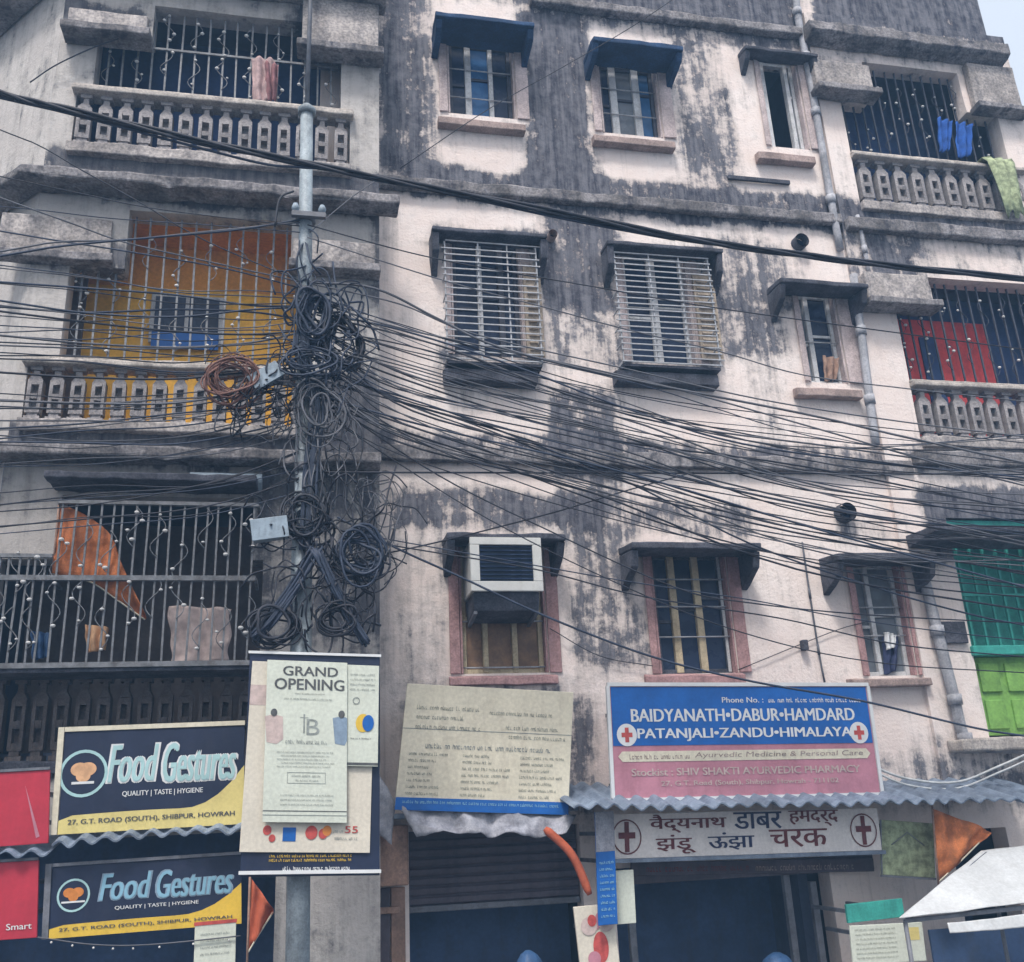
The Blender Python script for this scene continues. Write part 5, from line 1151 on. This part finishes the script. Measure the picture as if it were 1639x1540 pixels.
LW, GW = 'thin loose wire strung below the ochre veranda toward the pole', 'lower cables left of the pole'
for k in range(12):
    y0 = 650 + k * 12 + Q.uniform(-10, 10); ye = 700 + k * 17 + Q.uniform(-30, 30)
    cable([(-40, ye), (150, (ye * .7 + y0 * .3) + Q.uniform(0, 25)), (330, (ye + y0) / 2 + Q.uniform(0, 22)), (486, y0)], Q.choice((.004, .005, .006)), Q.choice(mats), LW, GW, YP - .25, YP - .04)
cable([(440, 362), (448, 318), (470, 306)], .01, 'cable', 'short black cable loop curling off the pole below the thick cable', 'pole loop', YP - .1, YP - .05) 
cable([(496, 372), (560, 318), (600, 290)], .005, 'cable_grey', 'thin grey wire rising right from the pole to the left ledge', 'ledge wire', YP - .05, -.85)

# coils and tangles on the pole
def coil(cx, cy, rpx, y, n, mat, label, r=.009, sq=1.0, jit=.16, seed=0, depth=.08):
    q = random.Random(seed); c = W(cx, cy, y); R = rpx / 215.0; b = MB()
    for k in range(n):
        a0, tx, ty = q.uniform(0, 6.28), q.uniform(-.6, .6), q.uniform(-.6, .6); rr = R * q.uniform(1 - jit, 1 + jit); o = Vector((q.gauss(0, .13) * R, q.uniform(-depth, depth), q.gauss(0, .15) * R)); pts = []
        for i in range(26):
            t = 2 * math.pi * i / 26 + a0; w_ = 1 + .17 * math.sin(2 * t + k * .6 + seed) + .08 * math.sin(3 * t + k); pts.append(c + o + Vector((math.cos(t) * rr * w_, (math.cos(t) * tx + math.sin(t) * ty) * rr * .5, math.sin(t) * rr * w_ * sq)))
        b.tube(pts, r * q.uniform(.45, 1.35), 5, closed=True)
    return tag(b.build('cable_coil', m[mat], None), label, 'cable coil', 'cable coils on the pole')
coil(372, 606, 36, YP - .2, 20, 'cable_red', 'brown red ring of coiled cable left of the pole', .008, .95, .22, 1)
coil(546, 545, 34, YP - .1, 5, 'cable', 'large thick black loop right of the upper tangle', .018, 1.25, .06, 2)
coil(503, 505, 25, YP - .12, 18, 'cable_blue', 'tall blue black bundle of coils high on the pole', .012, 1.6, .3, 3, .1)
coil(490, 828, 31, YP - .12, 12, 'cable', 'round black coil at the top of the lower tangle', .009, 1.05, .22, 4)
coil(578, 888, 33, YP - .12, 12, 'cable_blue', 'round blue black coil right of the lower tangle', .010, 1.0, .18, 5)
coil(440, 1002, 30, YP - .14, 10, 'cable', 'low black coil above the corner of the poster', .010, .8, .22, 6)
coil(500, 585, 40, YP - .14, 10, 'cable_blue', 'wide loose blue black loops under the upper bundle', .009, .55, .3, 7)
coil(510, 660, 30, YP - .12, 7, 'cable_grey', 'grey loose coil midway down the pole', .008, 1.3, .4, 8)
coil(540, 990, 26, YP - .14, 7, 'cable', 'small black coil at the lower right of the tangle', .009, .7, .3, 9)
def tangle(x0, x1, y0, y1, y, n, mat, label, seed, r=.006, vert=.5):
    q = random.Random(seed); b = MB()
    for k in range(n):
        px, py = q.gauss((x0 + x1) / 2, (x1 - x0) * .22), q.gauss((y0 + y1) / 2, (y1 - y0) * .24); P = []; a = q.uniform(0, 6.28); rr = q.uniform(.7, 1.3)
        for i in range(q.randint(5, 9)):
            P.append(W(px, py, y + q.uniform(-.1, .08))); a += q.uniform(-1.1, 1.1); px += math.cos(a) * 19 * rr; py += math.sin(a) * 19 * rr * (1 + vert)
            a = math.atan2(math.sin(a) * (x1 - x0) * .02 + ((y0 + y1) / 2 - py) / (y1 - y0) * (1.6 if abs(py - (y0 + y1) / 2) > (y1 - y0) * .36 else 0), math.cos(a) * (x1 - x0) * .02 + ((x0 + x1) / 2 - px) / (x1 - x0) * (1.6 if abs(px - (x0 + x1) / 2) > (x1 - x0) * .3 else 0))
        b.tube(curve(P, 4), r * q.uniform(.7, 1.5), 5)
    return tag(b.build('cable_tangle', m[mat], None), label, 'tangled cable', 'tangled wires on the pole', 'stuff')
tangle(472, 552, 470, 640, YP - .1, 34, 'cable_blue', 'knot of blue black wires high on the pole', 1, .007)
tangle(475, 545, 640, 770, YP - .08, 26, 'cable_grey', 'loose hanging grey wires midway down the pole', 2, .005, 1.2)
tangle(450, 590, 800, 990, YP - .1, 58, 'cable', 'knot of black wires low on the pole above the posters', 3, .0065, .6)
tangle(370, 460, 585, 660, YP - .14, 26, 'cable', 'loose black wires left of the pole by the brown ring', 4, .005, .2)
tangle(565, 625, 790, 880, YP - .06, 14, 'cable_grey', 'thin grey wires fraying right of the lower tangle', 5, .004, .6)
# thick hanging bunches forming an upturned V over the posters
for (pts, lab) in (([(505, 880), (478, 930), (440, 985), (410, 1020)], 'left leg of the thick cable bunch parting above the posters'), ([(510, 880), (535, 935), (565, 985), (590, 1030)], 'right leg of the thick cable bunch parting above the posters')):
    b = MB(); q = random.Random(len(lab))
    for s in range(12):
        dx, dy = q.uniform(-10, 10), q.uniform(-6, 6); b.tube(curve([W(px + dx + q.uniform(-3, 3), py + dy, YP - .12 - q.uniform(0, .06)) for px, py in pts], 5), .011, 5)
    tag(b.build('cable_bunch', m['cable_blue'], None), lab, 'cable bunch', 'parting cable bunches')
b = MB(); q = random.Random(9)
for s in range(10):
    dx = q.uniform(-12, 12); b.tube(curve([W(500 + dx, 480, YP - .12), W(484 + dx, 560, YP - .14), W(508 + dx, 640, YP - .12), W(498 + dx, 760, YP - .11), W(492 + dx, 880, YP - .12)], 6), .010, 5)
tag(b.build('cable_bunch', m['cable_blue'], None), 'thick dark cable bunch running down the pole between the two tangles', 'cable bunch')

def ordinals(group, fmt, right):
    L = [o for o in sc.objects if o.get('group') == group]
    key = {}
    for o in L:
        e = (max if right else min)((v.co for v in o.data.vertices), key=lambda c: c.x); key[o] = e.z + o.location.z
    for k, o in enumerate(sorted(L, key=lambda q: -key[q])): o['label'] = fmt % ORD[k]
ordinals(GU, 'thin cable above the bundle, %s at its right end', True)
ordinals(GL, 'thin cable over the lowest windows, %s at its right end', True)
ordinals(GV, 'thin cable crossing the upper left balconies, %s at its left end', False)
ordinals(GW, 'thin loose wire below the ochre veranda, %s at its left end', False)
# blue sacks standing in the two shop doorways
def sack(cx, y, w_, h, label, seed):
    b = MB(); n, rows = 18, 40; q = random.Random(seed)
    for j in range(rows + 1):
        t = j / rows; r = w_ * (0.85 + .25 * math.sin(t * 3.0)) * math.sqrt(max(.02, 1 - max(0, (t - .4) / .6) ** 5))
        for i in range(n):
            a = 2 * math.pi * i / n; k = 1 + .3 * mnoise.noise((math.cos(a) * 2, math.sin(a) * 2 + seed, t * 9)) + .15 * mnoise.noise((math.cos(a) * 6, math.sin(a) * 6 + seed, t * 25)); b.v.append((cx + math.cos(a) * r * k, y + math.sin(a) * r * .7 * k, .135 + h * t))
    for j in range(rows):
        for i in range(n): a, c = j * n + i, j * n + (i + 1) % n; b.f.append((a, c, c + n, a + n))
    b.f.append(tuple(range(rows * n, rows * n + n))); b.smooth = True
    tag(b.build('blue_sack', m['bag_blue'], None), label, 'sack', 'blue sacks in the doorways')
p = W(845, 1521, -.25); sack(p.x, -.25, .16, p.z - .135, 'blue sack standing in the doorway under the rolling shutter', 1)
p = W(1243, 1524, -.3); sack(p.x, -.3, .2, p.z - .135, 'blue sack standing before the pharmacy door', 2)
# string of small bulbs along the foot of the lower navy board
b = MB(); P = curve([W(60, 1500, -1.08), W(150, 1512, -1.08), W(240, 1512, -1.08), W(385, 1498, -1.08)], 8); b.tube(P, .005, 5)
t = thing('bulb_string', tuple(P[0]), 'sagging string of tiny bulbs under the lower navy food board', 'string lights'); b.build('wire', m['cable_grey'], t)
for k in range(2, len(P) - 1, 3): b = MB(); b.ball(P[k] + Vector((0, 0, -.02)), .008, 7, 4); b.build('bulb', m['knob'], t)

# ------------------------------------------------------------------ blue haze box, added as a stand-in veil to lift the darks
hb = MB(); hb.box(-61, 61, -61, 61, -1.0, 15.6); hz_ = hb.build('haze', m['glass'], None, loc=(0, 0, 0)); tag(hz_, kind='stuff')
hm = bpy.data.materials.new('added_blue_haze'); hm.use_nodes = True; hn = hm.node_tree; hn.nodes.clear()
vo = hn.nodes.new('ShaderNodeVolumePrincipled'); vo.inputs['Density'].default_value = 0.0065; vo.inputs['Color'].default_value = (0.32, 0.60, 1.0, 1)
ho = hn.nodes.new('ShaderNodeOutputMaterial'); hn.links.new(vo.outputs[0], ho.inputs['Volume']); hz_.data.materials.clear(); hz_.data.materials.append(hm)
